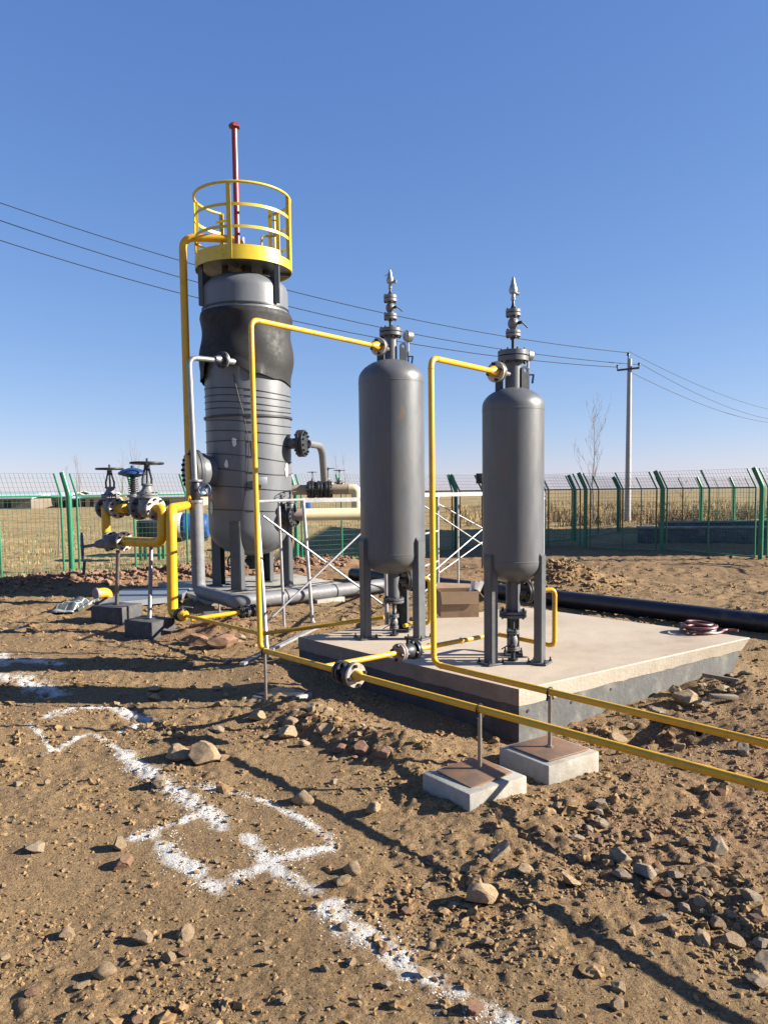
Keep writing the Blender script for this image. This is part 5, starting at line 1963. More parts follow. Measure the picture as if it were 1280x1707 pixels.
# ------------------------------------------------------------------ cream pipework right of the tower
ml = P(470, 861, 12.1)
st = V((TX, TY, ml.z)) + V((0.9, -0.44, 0)).normalized() * (TR + 0.16)
en = P(650, 852, 12.6)
st.z = en.z = P(540, 858, 12.3).z
dcr = (en - st).normalized()
t = thing('cream_pipe', 'pale cream pipe lying level from the tower outlet behind the scaffold', 'pipe', st)
pa, pb = P(486, 858, 12.2), P(503, 858, 12.2)
MB().cyl(P(503, 858, 12.22), en, 0.098, n=24).build('pipe_body', M['cream'], t)
MB().cyl(P(486, 858, 12.2), P(504, 858, 12.22), 0.1, n=24).build('primed_end', M['mauve'], t)
flange_pair(t, P(483, 858, 12.19), dcr, 0.155, 0.035, 12, 0.015, 0.01, 'dark')
v0 = P(474, 860, 12.15)
MB().lathe(v0 - dcr * .11, dcr, [(0.1, 0), (0.13, .06), (.13, .14), (.1, .2)], 20).build('joint_body', M['dark'], t)
gate_valve('small gate valve with a black wheel standing on the tower end of the cream pipe', P(484, 846, 12.1), dcr, Z, 0.62, 'dark', wheel_r=0.17, stem=0.40)

u0, u1 = P(468, 817, 14.3), P(592, 817, 14.3)
u1.z = u0.z
u2 = V((u1.x + .02, u1.y, P(592, 862, 14.3).z))
t = thing('cream_pipe', 'upper beige pipe behind the tower turning down in a cream elbow', 'pipe', u0)
MB().cyl(u0, u1 - V((.12, 0, 0)), 0.092, n=24).build('pipe_body', M['beige'], t)
MB().tube(fillet([u1 - V((.121, 0, 0)), u1 + V((.02, 0, 0)), u2], 0.18, 8), 0.095, 24).build('elbow', M['cream'], t)
for k, px in enumerate((519, 534, 547)):
    c = P(px, 817, 14.3)
    c.z = u0.z
    flange_pair(t, c, (1, 0, 0), 0.165, 0.045, 12, 0.018, 0.012, 'dark')
for lab, px, py, s in (('small dark handwheel valve left of three on the upper beige pipe', 521, 800, .62), ('small dark handwheel valve, tallest of three on the upper beige pipe', 547, 800, .80), ('small greenish handwheel valve right of three on the upper beige pipe', 566, 800, .72)):
    c = P(px, py + 8, 14.3 + (0.25 if px > 560 else 0.0))
    gate_valve(lab, c, (1, 0, 0), Z, s * .72, 'dark', wheel_r=.20, stem=.52, group='valves on the upper beige pipe')
e0, e1 = P(513, 739, 12.5), P(537, 770, 13.2)
tag(MB().tube(fillet([e0, V((e1.x, e1.y, e0.z)), V((e1.x, 13.6, P(537, 800, 13.6).z))], .26, 9), .062, 18).build('elbow_pipe', M['galv'], origin=e0), 'silver grey pipe arching down from the flange on the right of the tower', 'pipe')

# blue machinery behind the fence
def drum(label, px0, px1, py0, py1, Yd, band=True):
    a, b = P(px0, (py0 + py1) / 2, Yd), P(px1, (py0 + py1) / 2, Yd)
    b.z = a.z
    r = (P(px0, py0, Yd).z - P(px0, py1, Yd).z) / 2
    t = thing('blue_tank', label, 'tank', (a.x, a.y, a.z - r))
    L = (b - a).length
    MB().lathe(a, b - a, [(r * .3, 0), (r * .8, .03), (r, .12), (r, L * .35), (r * 1.02, L * .36), (r * 1.02, L * .40), (r, L * .41), (r, L - .12), (r * .8, L - .03), (r * .3, L)], 36).build('shell', M['blue'], t)
    if band:
        mb = MB()
        mb.lathe(a, b - a, [(r + .012, L * .10), (r + .018, L * .11), (r + .018, L * .30), (r + .012, L * .31)], 36, cap=False)
        mb.build('white_band', M['white'], t)
    mb = MB()
    for f in (.2, .8):
        c = a.lerp(b, f)
        mb.box((c.x, c.y, c.z - r * .98), (.16, r * 1.5, r * .30), None, .01)
    mb.build('saddle', M['dark'], t)


drum('blue tank with a white band, partly hidden behind the wrapped upright pipe', 286, 350, 856, 900, 19.5)
drum('small blue tank seen between the tower and the cream pipe', 505, 519, 836, 856, 21.0, False)
q0 = P(252, 882, 18.5)
t = thing('pump_unit', 'dark machine on a low frame left of the blue tank, behind the bypass pipe', 'machine', (q0.x, q0.y, float(height(q0.x, q0.y))))
mb = MB()
mb.box((q0.x, q0.y, q0.z), (.55, .5, .42), None, .03)
mb.cyl((q0.x - .3, q0.y, q0.z + .05), (q0.x + .36, q0.y, q0.z + .05), .16, n=20)
mb.build('housing', M['dark'], t)
mb = MB()
for sx in (-.22, .22):
    for sy in (-.18, .18):
        mb.bar((q0.x + sx, q0.y + sy, float(height(q0.x, q0.y)) - .05), (q0.x + sx, q0.y + sy, q0.z - .2), .06, .06)
mb.build('frame', M['green'], t)

# ------------------------------------------------------------------ scaffold
def scaffold(label, A, B, C, D, ztop, rungs=True, mid=None, rail=0.022, tops=None, near_rail=True):
    """A,B: near end frame feet; C,D far end frame feet (C joins A, D joins B)"""
    t = thing('scaffold', label, 'scaffold', ((A + B) / 2)[:2] + (0.0,), 'aluminium scaffolds between the vessels')
    tops = tops or (A, B, C, D)

    def post(p, q, r=.022):
        z0 = float(height(p.x, p.y)) - .02
        mb = MB()
        mb.cyl((p.x, p.y, z0), (q.x, q.y, ztop), r, n=14)
        mb.disc((p.x, p.y, z0 + .03), Z, r * 1.7, .02, 14)
        mb.disc((q.x, q.y, ztop - .06), Z, r * 1.25, .05, 14)
        mb.build('post', M['alu'], t)
    for p, q in zip((A, B, C, D), tops): post(p, q)
    for a, b in ((A, B), (C, D)):
        i = 0 if (a - A).length < 1e-6 else 2
        for z in (ztop - .02, 1.0, .55, .2) if i == 2 or near_rail else (ztop - .02,):
            f = z / ztop
            MB().cyl(V((a.x, a.y, z)).lerp(V((tops[i].x, tops[i].y, z)), f), V((b.x, b.y, z)).lerp(V((tops[i + 1].x, tops[i + 1].y, z)), f), .017, n=10).build('end_rung', M['alu'], t)
    for a, b in ((A, C), (B, D)):
        if a is B or near_rail:
            e = tops[1] if a is B else a
            MB().bar((e.x, e.y, ztop - .03), (b.x, b.y, ztop - .03), rail, .05).build('top_rail', M['alu'], t)
        if a is B and not near_rail: continue
        d = (b - a)
        off = V((-d.y, d.x, 0)).normalized() * .02
        MB().cyl(V((a.x, a.y, ztop * .90)) + off, V((b.x, b.y, ztop * .24)) + off, .0105, n=10).build('cross_brace', M['alu'], t)
        MB().cyl(V((a.x, a.y, ztop * .24)) - off, V((b.x, b.y, ztop * .92)) - off, .0105, n=10).build('cross_brace', M['alu'], t)
    if mid is not None:
        mb = MB()
        mb.cyl((mid.x, mid.y, float(height(mid.x, mid.y))), (mid.x - (.03 if tops[0] is not A else 0), mid.y, ztop - .03), .016, n=12)
        mb.build('inner_post', M['alu'], t)


A = G(446, 1098, 0.0)
B = G(521, 1040, 0.0)
C = G(693, 1030, 0.0)
D = G(728, 996, 0.0)
C, D = V((0.02, 8.15, 0)), V((0.26, 10.0, 0))
scaffold('near aluminium scaffold frame in front of the tower with a white top rail', A, B, C, D, 1.53, mid=G(474, 1052, 0), tops=(P(428, 846, 7.75), P(505, 828, 9.3), C, D), near_rail=False)
A2, B2 = V((0.54, 10.6, 0)), V((0.80, 11.4, 0))
C2, D2 = V((2.10, 12.2, 0)), V((2.72, 13.1, 0))
scaffold('far aluminium scaffold frame seen between the two slim vessels', A2, B2, C2, D2, 1.57, mid=V((1.13, 11.69, 0)))
p0, p1 = P(528, 1046, 8.1), P(404, 1136, 6.75)
p1.z = float(height(p1.x, p1.y)) + .03
tag(MB().bar(p0, p1, .05, .022).build('loose_tube', M['alu'], origin=p1), 'loose aluminium bar leaning from the scaffold foot down into the trench shade', 'metal bar')

# ------------------------------------------------------------------ box, hose, black pipe, bag, steel pipe, boards
c = P(768, 1027, 7.55)
c = G(765, 1030, ZS)
t = thing('cardboard_box', 'open brown cardboard box on the pad between the slim vessels', 'box', (c.x, c.y + .12, ZS))
W, Dp, H = 0.40, 0.30, 0.27
rot = Matrix.Rotation(R(4), 3, 'Z')
bo = V((c.x, c.y + .17, ZS))
BX = lambda x, y, z: bo + rot @ V((x, y, z))
mb = MB()
tk = .006
mb.box(BX(0, -Dp / 2, H / 2), (W, tk, H), rot)
mb.box(BX(0, Dp / 2, H / 2), (W, tk, H), rot)
mb.box(BX(-W / 2 + .003, 0, H / 2), (tk, Dp - .01, H - .002), rot)
mb.box(BX(W / 2 - .003, 0, H / 2), (tk, Dp - .01, H - .002), rot)
mb.box(BX(0, 0, .006), (W - .01, Dp - .01, tk), rot)
mb.build('carton', M['card'], t)
mb = MB()
mb.prism([BX(-W / 2, -Dp / 2 - .004, H), BX(W / 2, -Dp / 2 - .004, H), BX(W / 2 - .01, -Dp / 2 - .02, H - .13), BX(-W / 2 + .01, -Dp / 2 - .025, H - .125)], (0, 1, 0), .005)
mb.build('flap', M['card'], t)
mb = MB()
mb.prism([BX(-W / 2, Dp / 2, H), BX(W / 2, Dp / 2, H), BX(W / 2 - .02, Dp / 2 + .10, H + .03), BX(-W / 2 + .02, Dp / 2 + .10, H + .05)], (0, .3, 1), .005)
mb.build('flap', M['card'], t)
mb = MB()
mb.prism([BX(W / 2 + .002, -Dp / 2, H), BX(W / 2 + .002, Dp / 2, H), BX(W / 2 + .10, Dp / 2 - .02, H - .10), BX(W / 2 + .115, -Dp / 2 + .02, H - .13)], (.7, 0, .7), .005)
mb.build('flap', M['cardpale'], t)
mb = MB()
random.seed(3)
for k in range(3):
    a = BX(W / 2 - .06 + .02 * k, .05, H * .5)
    b = a + V((.03 + .03 * k, .02 * k, .20))
    mb.prism([a + V((-.03, 0, 0)), a + V((.03, 0, 0)), b + V((.035, .01, 0)), b + V((-.01, .015, .02))], (0.2, 1, 0), .004)
tag(mb.build('plastic_bag', M['white'], origin=BX(W / 2, .05, H * .5)), 'crumpled clear plastic sticking out of the cardboard box', 'plastic bag')

hc = G(1165, 1055, ZS)
mb = MB()
random.seed(8)
for k in range(9):
    rr = 0.125 + random.uniform(-.022, .024)
    cx, cy = hc.x + random.uniform(-.018, .018), hc.y + random.uniform(-.018, .018)
    zz = ZS + .014 + .014 * (k // 2) + random.uniform(0, .004)
    ti, ph = random.uniform(.0, .012), random.uniform(0, 6.28)
    pts = [V((cx + rr * math.cos(a), cy + rr * math.sin(a) * .95, zz + ti * (1 + math.cos(a + ph)) + .006 * k / 9)) for a in np.linspace(0, 2 * math.pi, 41)]
    mb.tube(pts, .011, 8)
pts = [V((hc.x + .13 * math.cos(a) + max(0, a - 5.2) * .08, hc.y + .13 * math.sin(a), ZS + .012)) for a in np.linspace(4.2, 6.6, 16)]
pts += [pts[-1] + V((.05, .03, 0)), pts[-1] + V((.1, .02, 0)), pts[-1] + V((.13, -.02, 0))]
mb.tube(pts, .011, 8)
tag(mb.build('hose_coil', M['hose'], origin=(hc.x, hc.y, ZS)), 'coiled reddish brown hose lying near the right corner of the pad', 'hose')

ra, rb = G(1300, 1042, .108), G(588, 957, .108)
ra = ra + (ra - rb) * .35
tag(MB().tube([ra, rb.lerp(ra, .5) + V((0, .02, 0)), rb], .110, 32).build('black_pipe', M['tile'], origin=ra), 'long fat black plastic pipe lying on the dirt behind the pad', 'pipe')

# plaid sack
def bag():
    m, b, t = new_mat('plaid_woven_sack')
    tc = t.new('ShaderNodeTexCoord').outputs['UV']
    # stripes from object coordinates
    oc = t.new('ShaderNodeTexCoord').outputs['Object']
    sep = t.new('ShaderNodeSeparateXYZ')
    t.link(oc, sep.inputs[0])
    def stripes(sock, f):
        mu = t.new('ShaderNodeMath', operation='MULTIPLY')
        t.link(sock, mu.inputs[0])
        mu.inputs[1].default_value = f
        fr = t.new('ShaderNodeMath', operation='FRACT')
        t.link(mu.outputs[0], fr.inputs[0])
        return t.ramp(fr.outputs[0], 0.86, 0.92)
    mx = t.mix(1.0, stripes(sep.outputs[0], 9), stripes(sep.outputs[1], 7), 'ADD')
    t.link(t.mix(mx, (0.035, 0.045, 0.045), (0.26, 0.27, 0.27)), b.inputs['Base Color'])
    b.inputs['Roughness'].default_value = 0.6
    o0 = G(124, 1020, 0.0)
    t_ = thing('plaid_sack', 'dark and white checked woven sack lying flat on the dirt at the left', 'sack', (o0.x, o0.y, 0.0))
    mb = MB()
    n, k = 28, 18
    vs, fs = [], []
    W, D = .30, .62
    for s in (1, -1):
        for j in range(k + 1):
            for i in range(n + 1):
                u, v = i / n * 2 - 1, j / k * 2 - 1
                e = max(0, (1 - u ** 4)) * max(0, 1 - v ** 4)
                h = .085 * e ** .6 * (1 + .25 * math.sin(u * 4 + v * 3) + .2 * math.sin(v * 7 - u * 2))
                z = .04 + (h if s > 0 else -.02 * e)
                vs.append(V((o0.x + u * W / 2 * (1 - .06 * v) + .10 * v * .5, o0.y + v * D / 2, z + 0.03 * (v + 1))))
    m1 = (n + 1) * (k + 1)
    for s in (0, 1):
        for j in range(k):
            for i in range(n):
                q = (j * (n + 1) + i, j * (n + 1) + i + 1, (j + 1) * (n + 1) + i + 1, (j + 1) * (n + 1) + i)
                fs.append(tuple(s * m1 + w for w in q))
    mb.add(vs, fs)
    mb.build('sack_body', m, t_, angle=70)
    mb = MB()
    mb.tube([V((o0.x + .15, o0.y - .28, .06)), V((o0.x + .18, o0.y - .1, .09)), V((o0.x + .21, o0.y + .12, .12)), V((o0.x + .22, o0.y + .3, .12))], .022, 8)
    mb.build('rolled_edge', m, t_, angle=70)


bag()
s0, s1_ = G(1092, 1196, -0.05), G(1165, 1236, -0.02)
a, b = V((s0.x, s0.y, -.03)), V((s1_.x, s1_.y, 0.035))
mb = MB()
d = (b - a)
mb.lathe(a, d, [(.024, 0), (.024, d.length), (.033, d.length), (.033, 0), (.024, 0)], 24, cap=False)
tag(mb.build('steel_pipe', M['dark'], origin=a), 'short rusty dark steel pipe with an open end lying in the dug pit', 'pipe')
for lab, px, py, yw, L in (('small grey timber offcut lying on the rubble right of the pad', 1206, 1172, .1, .20), ('thin pale timber stick resting on the rubble right of the pad', 1200, 1152, -.5, .26)):
    g = G(px, py, .04)
    hz = float(height(g.x, g.y))
    mb = MB()
    mb.box((g.x, g.y, hz + .045), (L, .05 if L < .25 else .02, .03), Matrix.Rotation(yw, 3, 'Z') @ Matrix.Rotation(.08, 3, 'Y'), .003)
    tag(mb.build('timber_offcut', M['wood'], origin=(g.x, g.y, hz)), lab, 'timber')

# ------------------------------------------------------------------ fences
def fence(label, pts, zt=2.0, zr=1.58, lean=V((-0.20, 0.02, 0)), double=True, start_thick=(0,), panel=2.4):
    t = thing('mesh_fence', label, 'fence', (pts[0][0], pts[0][1], 0.0))
    P2 = [V((x, y, 0)) for x, y in pts]
    # resample to post spacing
    posts = []
    for a, b in zip(P2[:-1], P2[1:]):
        n = max(1, round((b - a).length / panel))
        for k in range(n):
            posts.append(a.lerp(b, k / n))
    posts.append(P2[-1])
    hz = lambda p: float(height(p.x, p.y))
    for i, p in enumerate(posts):
        z0 = hz(p) - .1
        mb = MB()
        mb.tube(fillet([V((p.x, p.y, z0)), V((p.x, p.y, zr + .02)), V((p.x, p.y, zt + .02)) + lean * .95], .06, 4), .052, 16)
        o = mb.build('post', M['green'], t)
    for i in range(len(posts) - 1):
        a, b = posts[i], posts[i + 1]
        d = (b - a).normalized()
        L = (b - a).length
        a_, b_ = a + d * .14, b - d * .14
        mb = MB()
        for q in (a_, a.lerp(b, .5), b_):
            mb.tube([V((q.x, q.y, hz(q) + .03)), V((q.x, q.y, zr)), V((q.x, q.y, zt)) + lean], .021, 8)
        for z in (None, zr):
            za, zb_ = (hz(a_) + .06, hz(b_) + .06) if z is None else (z, z)
            mb.bar(V((a_.x, a_.y, za)), V((b_.x, b_.y, zb_)), .034, .034)
        mb.build('panel_frame', M['green'], t)
        vs, fs = [], []
        mb = MB()
        wr = .0019
        nv = int((L - .28) / .075)
        for k in range(1, nv):
            q = a_.lerp(b_, k / nv)
            mb.bar(V((q.x, q.y, hz(q) + .06)), V((q.x, q.y, zr)), wr * 2, wr * 2)
            mb.bar(V((q.x, q.y, zr)), V((q.x, q.y, zt)) + lean, wr * 2, wr * 2)
        nh = 14
        for k in range(1, nh):
            f = k / nh
            mb.bar(V((a_.x, a_.y, hz(a_) + .06 + (zr - hz(a_) - .06) * f)), V((b_.x, b_.y, hz(b_) + .06 + (zr - hz(b_) - .06) * f)), wr * 2, wr * 2)
        for k in range(1, 6):
            f = k / 5
            mb.bar(V((a_.x, a_.y, zr + (zt - zr) * f)) + lean * f, V((b_.x, b_.y, zr + (zt - zr) * f)) + lean * f, wr * 2, wr * 2)
        mb.build('wire_mesh', M['wire'], t)
    return t


fence('green wire mesh fence on the left, running behind the valves and the tower', FL, panel=2.6, lean=V((-0.12, 0.02, 0)))
fence('green wire mesh fence on the right, the nearer of the two', FR[1:], panel=2.4)
FF = [(3.6, 21.4), (5.85, 23.6), (8.6, 28.2), (13.2, 32.0), (17.5, 35.5), (22, 39)]
fence('farther green wire mesh fence on the right, behind the low concrete wall', FF, panel=3.6)
FB = [(1.9, 20.2), (3.45, 21.5)]
fence('short green fence panel seen between the two slim vessels', FB, panel=2.4)

# low concrete channel walls beyond the near right fence
def wall(label, a, b, h, th, mat='footing'):
    a, b = V(a), V(b)
    d = (b - a).normalized()
    c = (a + b) / 2
    z0 = min(float(height(a.x, a.y)), float(height(b.x, b.y))) - .1
    t = thing('low_wall', label, 'low wall', (c.x, c.y, z0))
    rt = Matrix.Rotation(math.atan2(d.y, d.x), 3, 'Z')
    MB().box((c.x, c.y, (h + z0) / 2), ((b - a).length, th, h - z0), rt, .01).build('wall_body', M[mat], t)
    MB().box((c.x, c.y, h + .03), ((b - a).length + .04, th + .05, .06), rt, .01).build('coping', M['concrete'], t)


wall('low grey concrete wall beyond the right fence, front one with a pale top', (7.4, 22.4, 0), (15.5, 21.0, 0), .42, .25)
wall('low grey concrete wall farther behind the front one, beyond the right fence', (9.6, 26.8, 0), (19, 25.4, 0), .38, .25)

# ------------------------------------------------------------------ utility pole and wires
pb = P(1046, 868, 38.0)
ptop = P(1047, 598, 38.0)
t = thing('utility_pole', 'grey concrete power pole with a short cross arm beyond the right fence', 'utility pole', (pb.x, pb.y, pb.z - .1))
MB().tube([V((pb.x, pb.y, pb.z - .3)), V((pb.x, pb.y, ptop.z))], [.155, .105], 20).build('shaft', M['pole'], t)
ca, cb = P(1029, 617, 37.9), P(1065, 613, 37.9)
mb = MB()
mb.bar(ca, cb, .09, .09)
mb.build('cross_arm', M['dark'], t)
tips = []
for px, py0, py1 in ((1029, 617, 608), (1065, 613, 604), (1047, 599, 587)):
    a, b = P(px, py0, 37.9), P(px, py1, 37.9)
    mb = MB()
    mb.lathe(a, b - a, [(.03, 0), (.03, (b - a).length * .5), (.075, (b - a).length * .55), (.06, (b - a).length * .75), (.07, (b - a).length * .8), (.03, (b - a).length)], 14)
    mb.build('insulator', M['dark'], t)
    tips.append(b)


def power_line(label, pix, plane_a, plane_b, end, ext=0.0):
    """fit a hanging parabola in a vertical plane"""
    dx, dy = plane_b[0] - plane_a[0], plane_b[1] - plane_a[1]
    S, Zs = [], []
    for px, py in pix:
        d = ray(px, py)
        # CAM + d*k on the plane
        k = (plane_a[0] * dy - plane_a[1] * dx) / (d.x * dy - d.y * dx)
        p = CAMLOC + d * k
        S.append(((p.x - plane_a[0]) * dx + (p.y - plane_a[1]) * dy) / (dx * dx + dy * dy))
        Zs.append(p.z)
    co = np.polyfit(S, Zs, 2)
    s0, s1 = min(S), max(S)
    if ext: s0 -= ext
    pts = []
    for s in np.linspace(s0, s1, 40):
        pts.append(V((plane_a[0] + dx * s, plane_a[1] + dy * s, float(np.polyval(co, s)))))
    tag(MB().tube(pts, .017, 6).build('power_line', M['line'], origin=pts[0]), label, 'power line', 'power lines')


PA, PBL = (-26.0, 26.0), (pb.x, 37.95)
power_line('overhead wire from the upper left to the pole, topmost of three', [(0, 340), (330, 437), (580, 510), (920, 576), (1047, 585)], PA, PBL, None, .25)
power_line('overhead wire from the upper left to the pole, middle one of three', [(0, 370), (330, 464), (580, 536), (920, 597), (1063, 605)], (PA[0], PA[1] + .3), (PBL[0], PBL[1] + .3), None, .25)
power_line('overhead wire from the upper left to the pole, lowest of three', [(0, 402), (310, 487), (580, 555), (920, 606), (1030, 610)], (PA[0], PA[1] - .6), (PBL[0], PBL[1] - .6), None, .25)
QB = (52.0, 92.0)
power_line('overhead wire leaving the pole to the right, topmost of three', [(1049, 586), (1160, 640), (1282, 682)], (pb.x, 38), QB, None)
power_line('overhead wire leaving the pole to the right, middle one of three', [(1066, 605), (1170, 660), (1282, 698)], (pb.x + .5, 38), (QB[0] + .5, QB[1]), None)
power_line('overhead wire leaving the pole to the right, lowest of three', [(1053, 621), (1160, 670), (1282, 704)], (pb.x + .1, 38), (QB[0] - .4, QB[1]), None)

# dark lamp box on a thin pole, half hidden behind the right vessel
lb0, lb1 = P(794, 789, 15.2), P(806, 806, 15.2)
px_ = (lb0.x + lb1.x) / 2 + .05
t = thing('lamp_post', 'small black lamp box on a thin pole, peeking out left of the right slim vessel', 'lamp', (px_, 15.25, 0.0))
MB().box(((lb0.x + lb1.x) / 2, 15.2, (lb0.z + lb1.z) / 2), (.15, .10, .20), None, .012).build('lamp_head', M['bolt'], t)
MB().cyl((px_, 15.26, -.1), (px_, 15.26, lb0.z), .02, n=12).build('pole', M['leg'], t)

# ------------------------------------------------------------------ bare trees
def bare_tree(label, px, pyb, pyt, Yd, spread=.35, seed=1, r0=.035, group=None, levels=3, nb=9):
    rr = random.Random(seed)
    b = P(px, pyb, Yd)
    h = P(px, pyt, Yd).z - b.z
    b.z = float(height(b.x, b.y))
    h = P(px, pyt, Yd).z - b.z
    t = thing('bare_tree', label, 'tree', b, group)
    mb = MB()
    pts = []
    x = y = 0.0
    for k in range(9):
        f = k / 8
        pts.append(b + V((x, y, h * f)))
        x += rr.uniform(-.015, .015) * h
        y += rr.uniform(-.015, .015) * h
    mb.tube(pts, [r0 * (1 - .85 * k / 8) for k in range(9)], 7)
    mb.build('trunk', M['bark'], t)
    mb = MB()

    def branch(p, d, L, r, lv):
        q = [p]
        n = 4
        dd = d.copy()
        for k in range(n):
            dd = (dd + V((rr.uniform(-.12, .12), rr.uniform(-.12, .12), .14))).normalized()
            q.append(q[-1] + dd * (L / n))
        mb.tube(q, [max(.003, r * (1 - .75 * k / n)) for k in range(n + 1)], 4)
        if lv > 0:
            for k in range(rr.randint(2, 4)):
                i = rr.randint(1, n)
                a = rr.uniform(0, 6.28)
                nd = (dd + V((math.cos(a), math.sin(a), .3)) * .55).normalized()
                branch(q[i], nd, L * rr.uniform(.4, .65), r * .5, lv - 1)
    for k in range(nb):
        f = rr.uniform(.22, .95)
        i = min(7, int(f * 8))
        a = rr.uniform(0, 6.28)
        d = V((math.cos(a) * spread * 1.6, math.sin(a) * spread * 1.6, 1)).normalized()
        branch(pts[i].lerp(pts[i + 1], f * 8 - i), d, h * rr.uniform(.18, .42) * (1.1 - .6 * f), r0 * .45 * (1.1 - f), levels - 1)
    mb.build('crown', M['bark'], t)


bare_tree('bare winter tree beside the power pole', 989, 872, 695, 36, .42, 4, .034, nb=20)
bare_tree('thin leafless sapling with a pale crooked stem behind the left fence', 97, 918, 818, 19, .1, 5, .022, nb=3, levels=1)
gp = 'bare poplars far behind the left fence'
for k, (px, pyt, Yd) in enumerate(((126, 765, 45), (134, 770, 47), (206, 752, 48), (222, 735, 44), (234, 764, 50), (243, 770, 46), (112, 778, 48), (560, 760, 50), (578, 764, 52))):
    lab = ['thin bare poplar far behind the left fence'] * 7 + ['bare poplar far behind the cream pipes'] * 2
    bare_tree(lab[k], px, 842, pyt, Yd, .16, 20 + k, .03, gp if k < 7 else 'bare poplars far behind the cream pipes', 2, 7)
bare_tree('small bare bush inside the right fence line, left of the pole', 1140, 850, 806, 36, .8, 55, .03, nb=10)

# ------------------------------------------------------------------ far sheds on the left
def shed(label, px0, px1, pyw, pyb, Yd, wallm, roofm, dep=6.0, rise=.5, openings=()):
    a, b = P(px0, pyb, Yd), P(px1, pyb, Yd)
    zw = P((px0 + px1) / 2, pyw, Yd).z
    z0 = min(a.z, -.1)
    x0, x1 = a.x, b.x
    t = thing('shed', label, 'shed', ((x0 + x1) / 2, Yd, z0))
    mb = MB()
    mb.box(((x0 + x1) / 2, Yd + dep / 2, (z0 + zw) / 2), (x1 - x0, dep, zw - z0))
    mb.build('wall', M[wallm], t)
    mb = MB()
    mb.prism([V((x0 - .3, Yd - .4, zw)), V((x0 - .3, Yd + dep / 2, zw + rise)), V((x0 - .3, Yd + dep + .4, zw)), V((x0 - .3, Yd + dep + .4, zw + .12)), V((x0 - .3, Yd + dep / 2, zw + rise + .14)), V((x0 - .3, Yd - .4, zw + .12))], (1, 0, 0), .01)
    for v_ in mb.v[6:]: v_.x = x1 + .3
    mb.build('roof', M[roofm], t)
    for f0, f1, g0, g1 in openings:
        mb = MB()
        mb.box((x0 + (x1 - x0) * (f0 + f1) / 2, Yd - .01, z0 + (zw - z0) * (g0 + g1) / 2), ((x1 - x0) * (f1 - f0), .08, (zw - z0) * (g1 - g0)))
        mb.build('opening', M['void'], t)


shed('far low shed with dim brick wall and a white roof at the left edge', -60, 52, 832, 842, 92, 'shedwall', 'roofwhite', 7, .4, ((.3, .4, 0, .8), (.6, .7, .2, .8)))
shed('far tan walled shed behind the left fence, second from the left', 54, 112, 829, 841, 98, 'plaster', 'roofwhite', 6, .5, ((.65, .95, 0, .7),))
shed('far brown hut right of the tan shed', 116, 140, 832, 842, 96, 'shedwall', 'roofwhite', 5, .3, ((.3, .6, 0, .8),))
shed('far white roofed shed just left of the valve row', 143, 178, 829, 841, 94, 'plaster', 'roofwhite', 6, .5, ((.2, .4, 0, .8),))
shed('farthest shed with a pale green roof at the horizon on the left', -30, 118, 826, 836, 150, 'plaster', 'roofgreen', 12, .7)
shed('far cream shed left of the tall tower', 262, 330, 829, 840, 100, 'plaster', 'roofwhite', 6, .5, ((.1, .3, 0, .8),))


# ------------------------------------------------------------------ out of view right: building added to throw shade across the far yard
mb_y0, mb_y1 = 17.3, 30.5
t = thing('unseen_shade_building', 'plain two storey building out of view at the right, added to shade the far yard', 'building', (21.5, (mb_y0 + mb_y1) / 2, 0))
MB().box((21.5, (mb_y0 + mb_y1) / 2, 4.4), (7.0, mb_y1 - mb_y0, 9.0)).build('wall', M['plaster'], t)
MB().box((21.5, (mb_y0 + mb_y1) / 2, 9.0), (7.5, mb_y1 - mb_y0 + .4, .25)).build('roof', M['roofwhite'], t)
mb = MB()
for k in range(4):
    for z in (1.9, 6.0):
        mb.box((17.99, mb_y0 + 2 + 3.1 * k, z), (.06, 1.3, 1.5))
mb.build('window', M['void'], t)


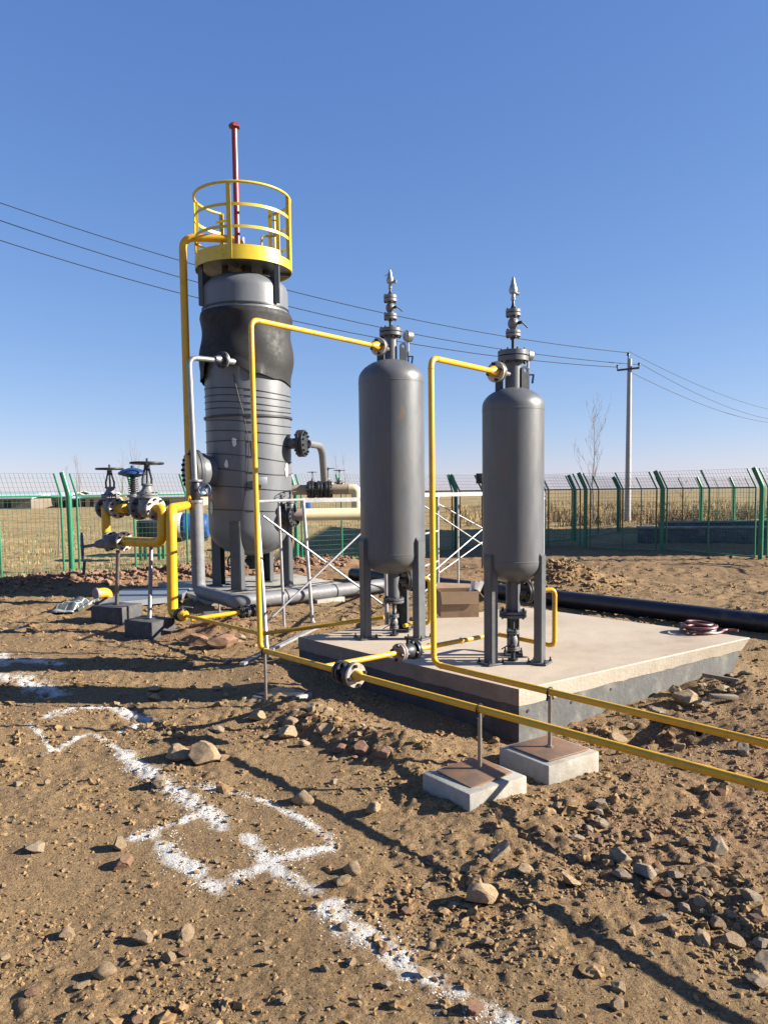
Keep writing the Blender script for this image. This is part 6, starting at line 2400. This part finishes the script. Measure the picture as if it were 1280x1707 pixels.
# ------------------------------------------------------------------ dry grass
def grass(name, xs, ys, hs, mat, wd=.012, lean=.35):
    n = len(xs)
    z = height(xs, ys)
    a = rng.uniform(0, 2 * np.pi, n)
    l = rng.uniform(0, lean, n) * hs
    la = rng.uniform(0, 2 * np.pi, n)
    w_ = wd * rng.uniform(.6, 1.4, n)
    b0 = np.stack([xs - np.cos(a) * w_, ys - np.sin(a) * w_, z - .02], -1)
    b1 = np.stack([xs + np.cos(a) * w_, ys + np.sin(a) * w_, z - .02], -1)
    mx, my = xs + l * .4 * np.cos(la), ys + l * .4 * np.sin(la)
    m0 = np.stack([mx - np.cos(a) * w_ * .7, my - np.sin(a) * w_ * .7, z + hs * .55], -1)
    m1 = np.stack([mx + np.cos(a) * w_ * .7, my + np.sin(a) * w_ * .7, z + hs * .55], -1)
    tp = np.stack([xs + l * np.cos(la), ys + l * np.sin(la), z + hs], -1)
    vs = np.stack([b0, b1, m1, m0, tp], 1).reshape(-1, 3)
    i = np.arange(n)[:, None] * 5
    tr = np.concatenate([i + np.array([[0, 1, 2]]), i + np.array([[0, 2, 3]]), i + np.array([[3, 2, 4]])])
    o = np_mesh(name, vs, tr, mat, False)
    tag(o, kind='stuff')


def straw_mat(nm, a, b_):
    m, b, t = new_mat(nm)
    tc = t.new('ShaderNodeTexCoord').outputs['Object']
    t.link(t.ramp(t.noise(tc, .8, 5, .7), .35, .65, (*a, 1), (*b_, 1)), b.inputs['Base Color'])
    b.inputs['Roughness'].default_value = .8
    b.inputs['Specular IOR Level'].default_value = .2
    return m


ms = straw_mat('dry_straw', (.165, .115, .052), (.315, .24, .125))
mr = straw_mat('dry_reed', (.21, .138, .062), (.40, .30, .142))
mbr = straw_mat('brown_brush', (.13, .08, .045), (.24, .16, .09))
n = 60000
ys = 13 * (90 / 13) ** rng.random(n)
xs = rng.uniform(-.75, .75, n) * ys
k = (left_of_fence(xs, ys) > .6) & (gnoise(xs * .5, ys * .5, 71) + .5 * gnoise(xs * 1.7, ys * 1.7, 72) > .22) & ((ys > 24) | (xs < 1.5))
xs, ys = xs[k], ys[k]
grass('dry_grass', xs, ys, rng.uniform(.03, .13, len(xs)), ms, .009)
# tufts at the foot of the left fence
n = 2500
tq = rng.random(n)
xs = -8 + 8.5 * tq + rng.normal(0, .2, n)
ys = 12.7 + 6.3 * tq + rng.normal(0, .25, n)
grass('fence_foot_weeds', xs, ys, rng.uniform(.04, .16, n), straw_mat('weed_green', (.10, .12, .04), (.30, .26, .12)), .008)
# reed stand beyond the right fences
n = 17000
ys = rng.uniform(35, 75, n)
xs = rng.uniform(.08, .62, n) * ys
k = gnoise(xs * .22, ys * .22, 81) + .6 * gnoise(xs * .9, ys * .9, 82) > -.02
xs, ys = xs[k], ys[k]
grass('reed_bed', xs, ys, rng.uniform(.10, .40, len(xs)) * (1 + .9 * (gnoise(xs * .1, ys * .1, 85) > .15)), mr, .018, .7)
n = 9000
ys = rng.uniform(33, 42, n)
xs = rng.uniform(6.5, 24, n)
k = gnoise(xs * .5, ys * .5, 91) > .12
xs, ys = xs[k], ys[k]
grass('brown_brushwood', xs, ys, rng.uniform(.2, .7, len(xs)), mbr, .014, .9)
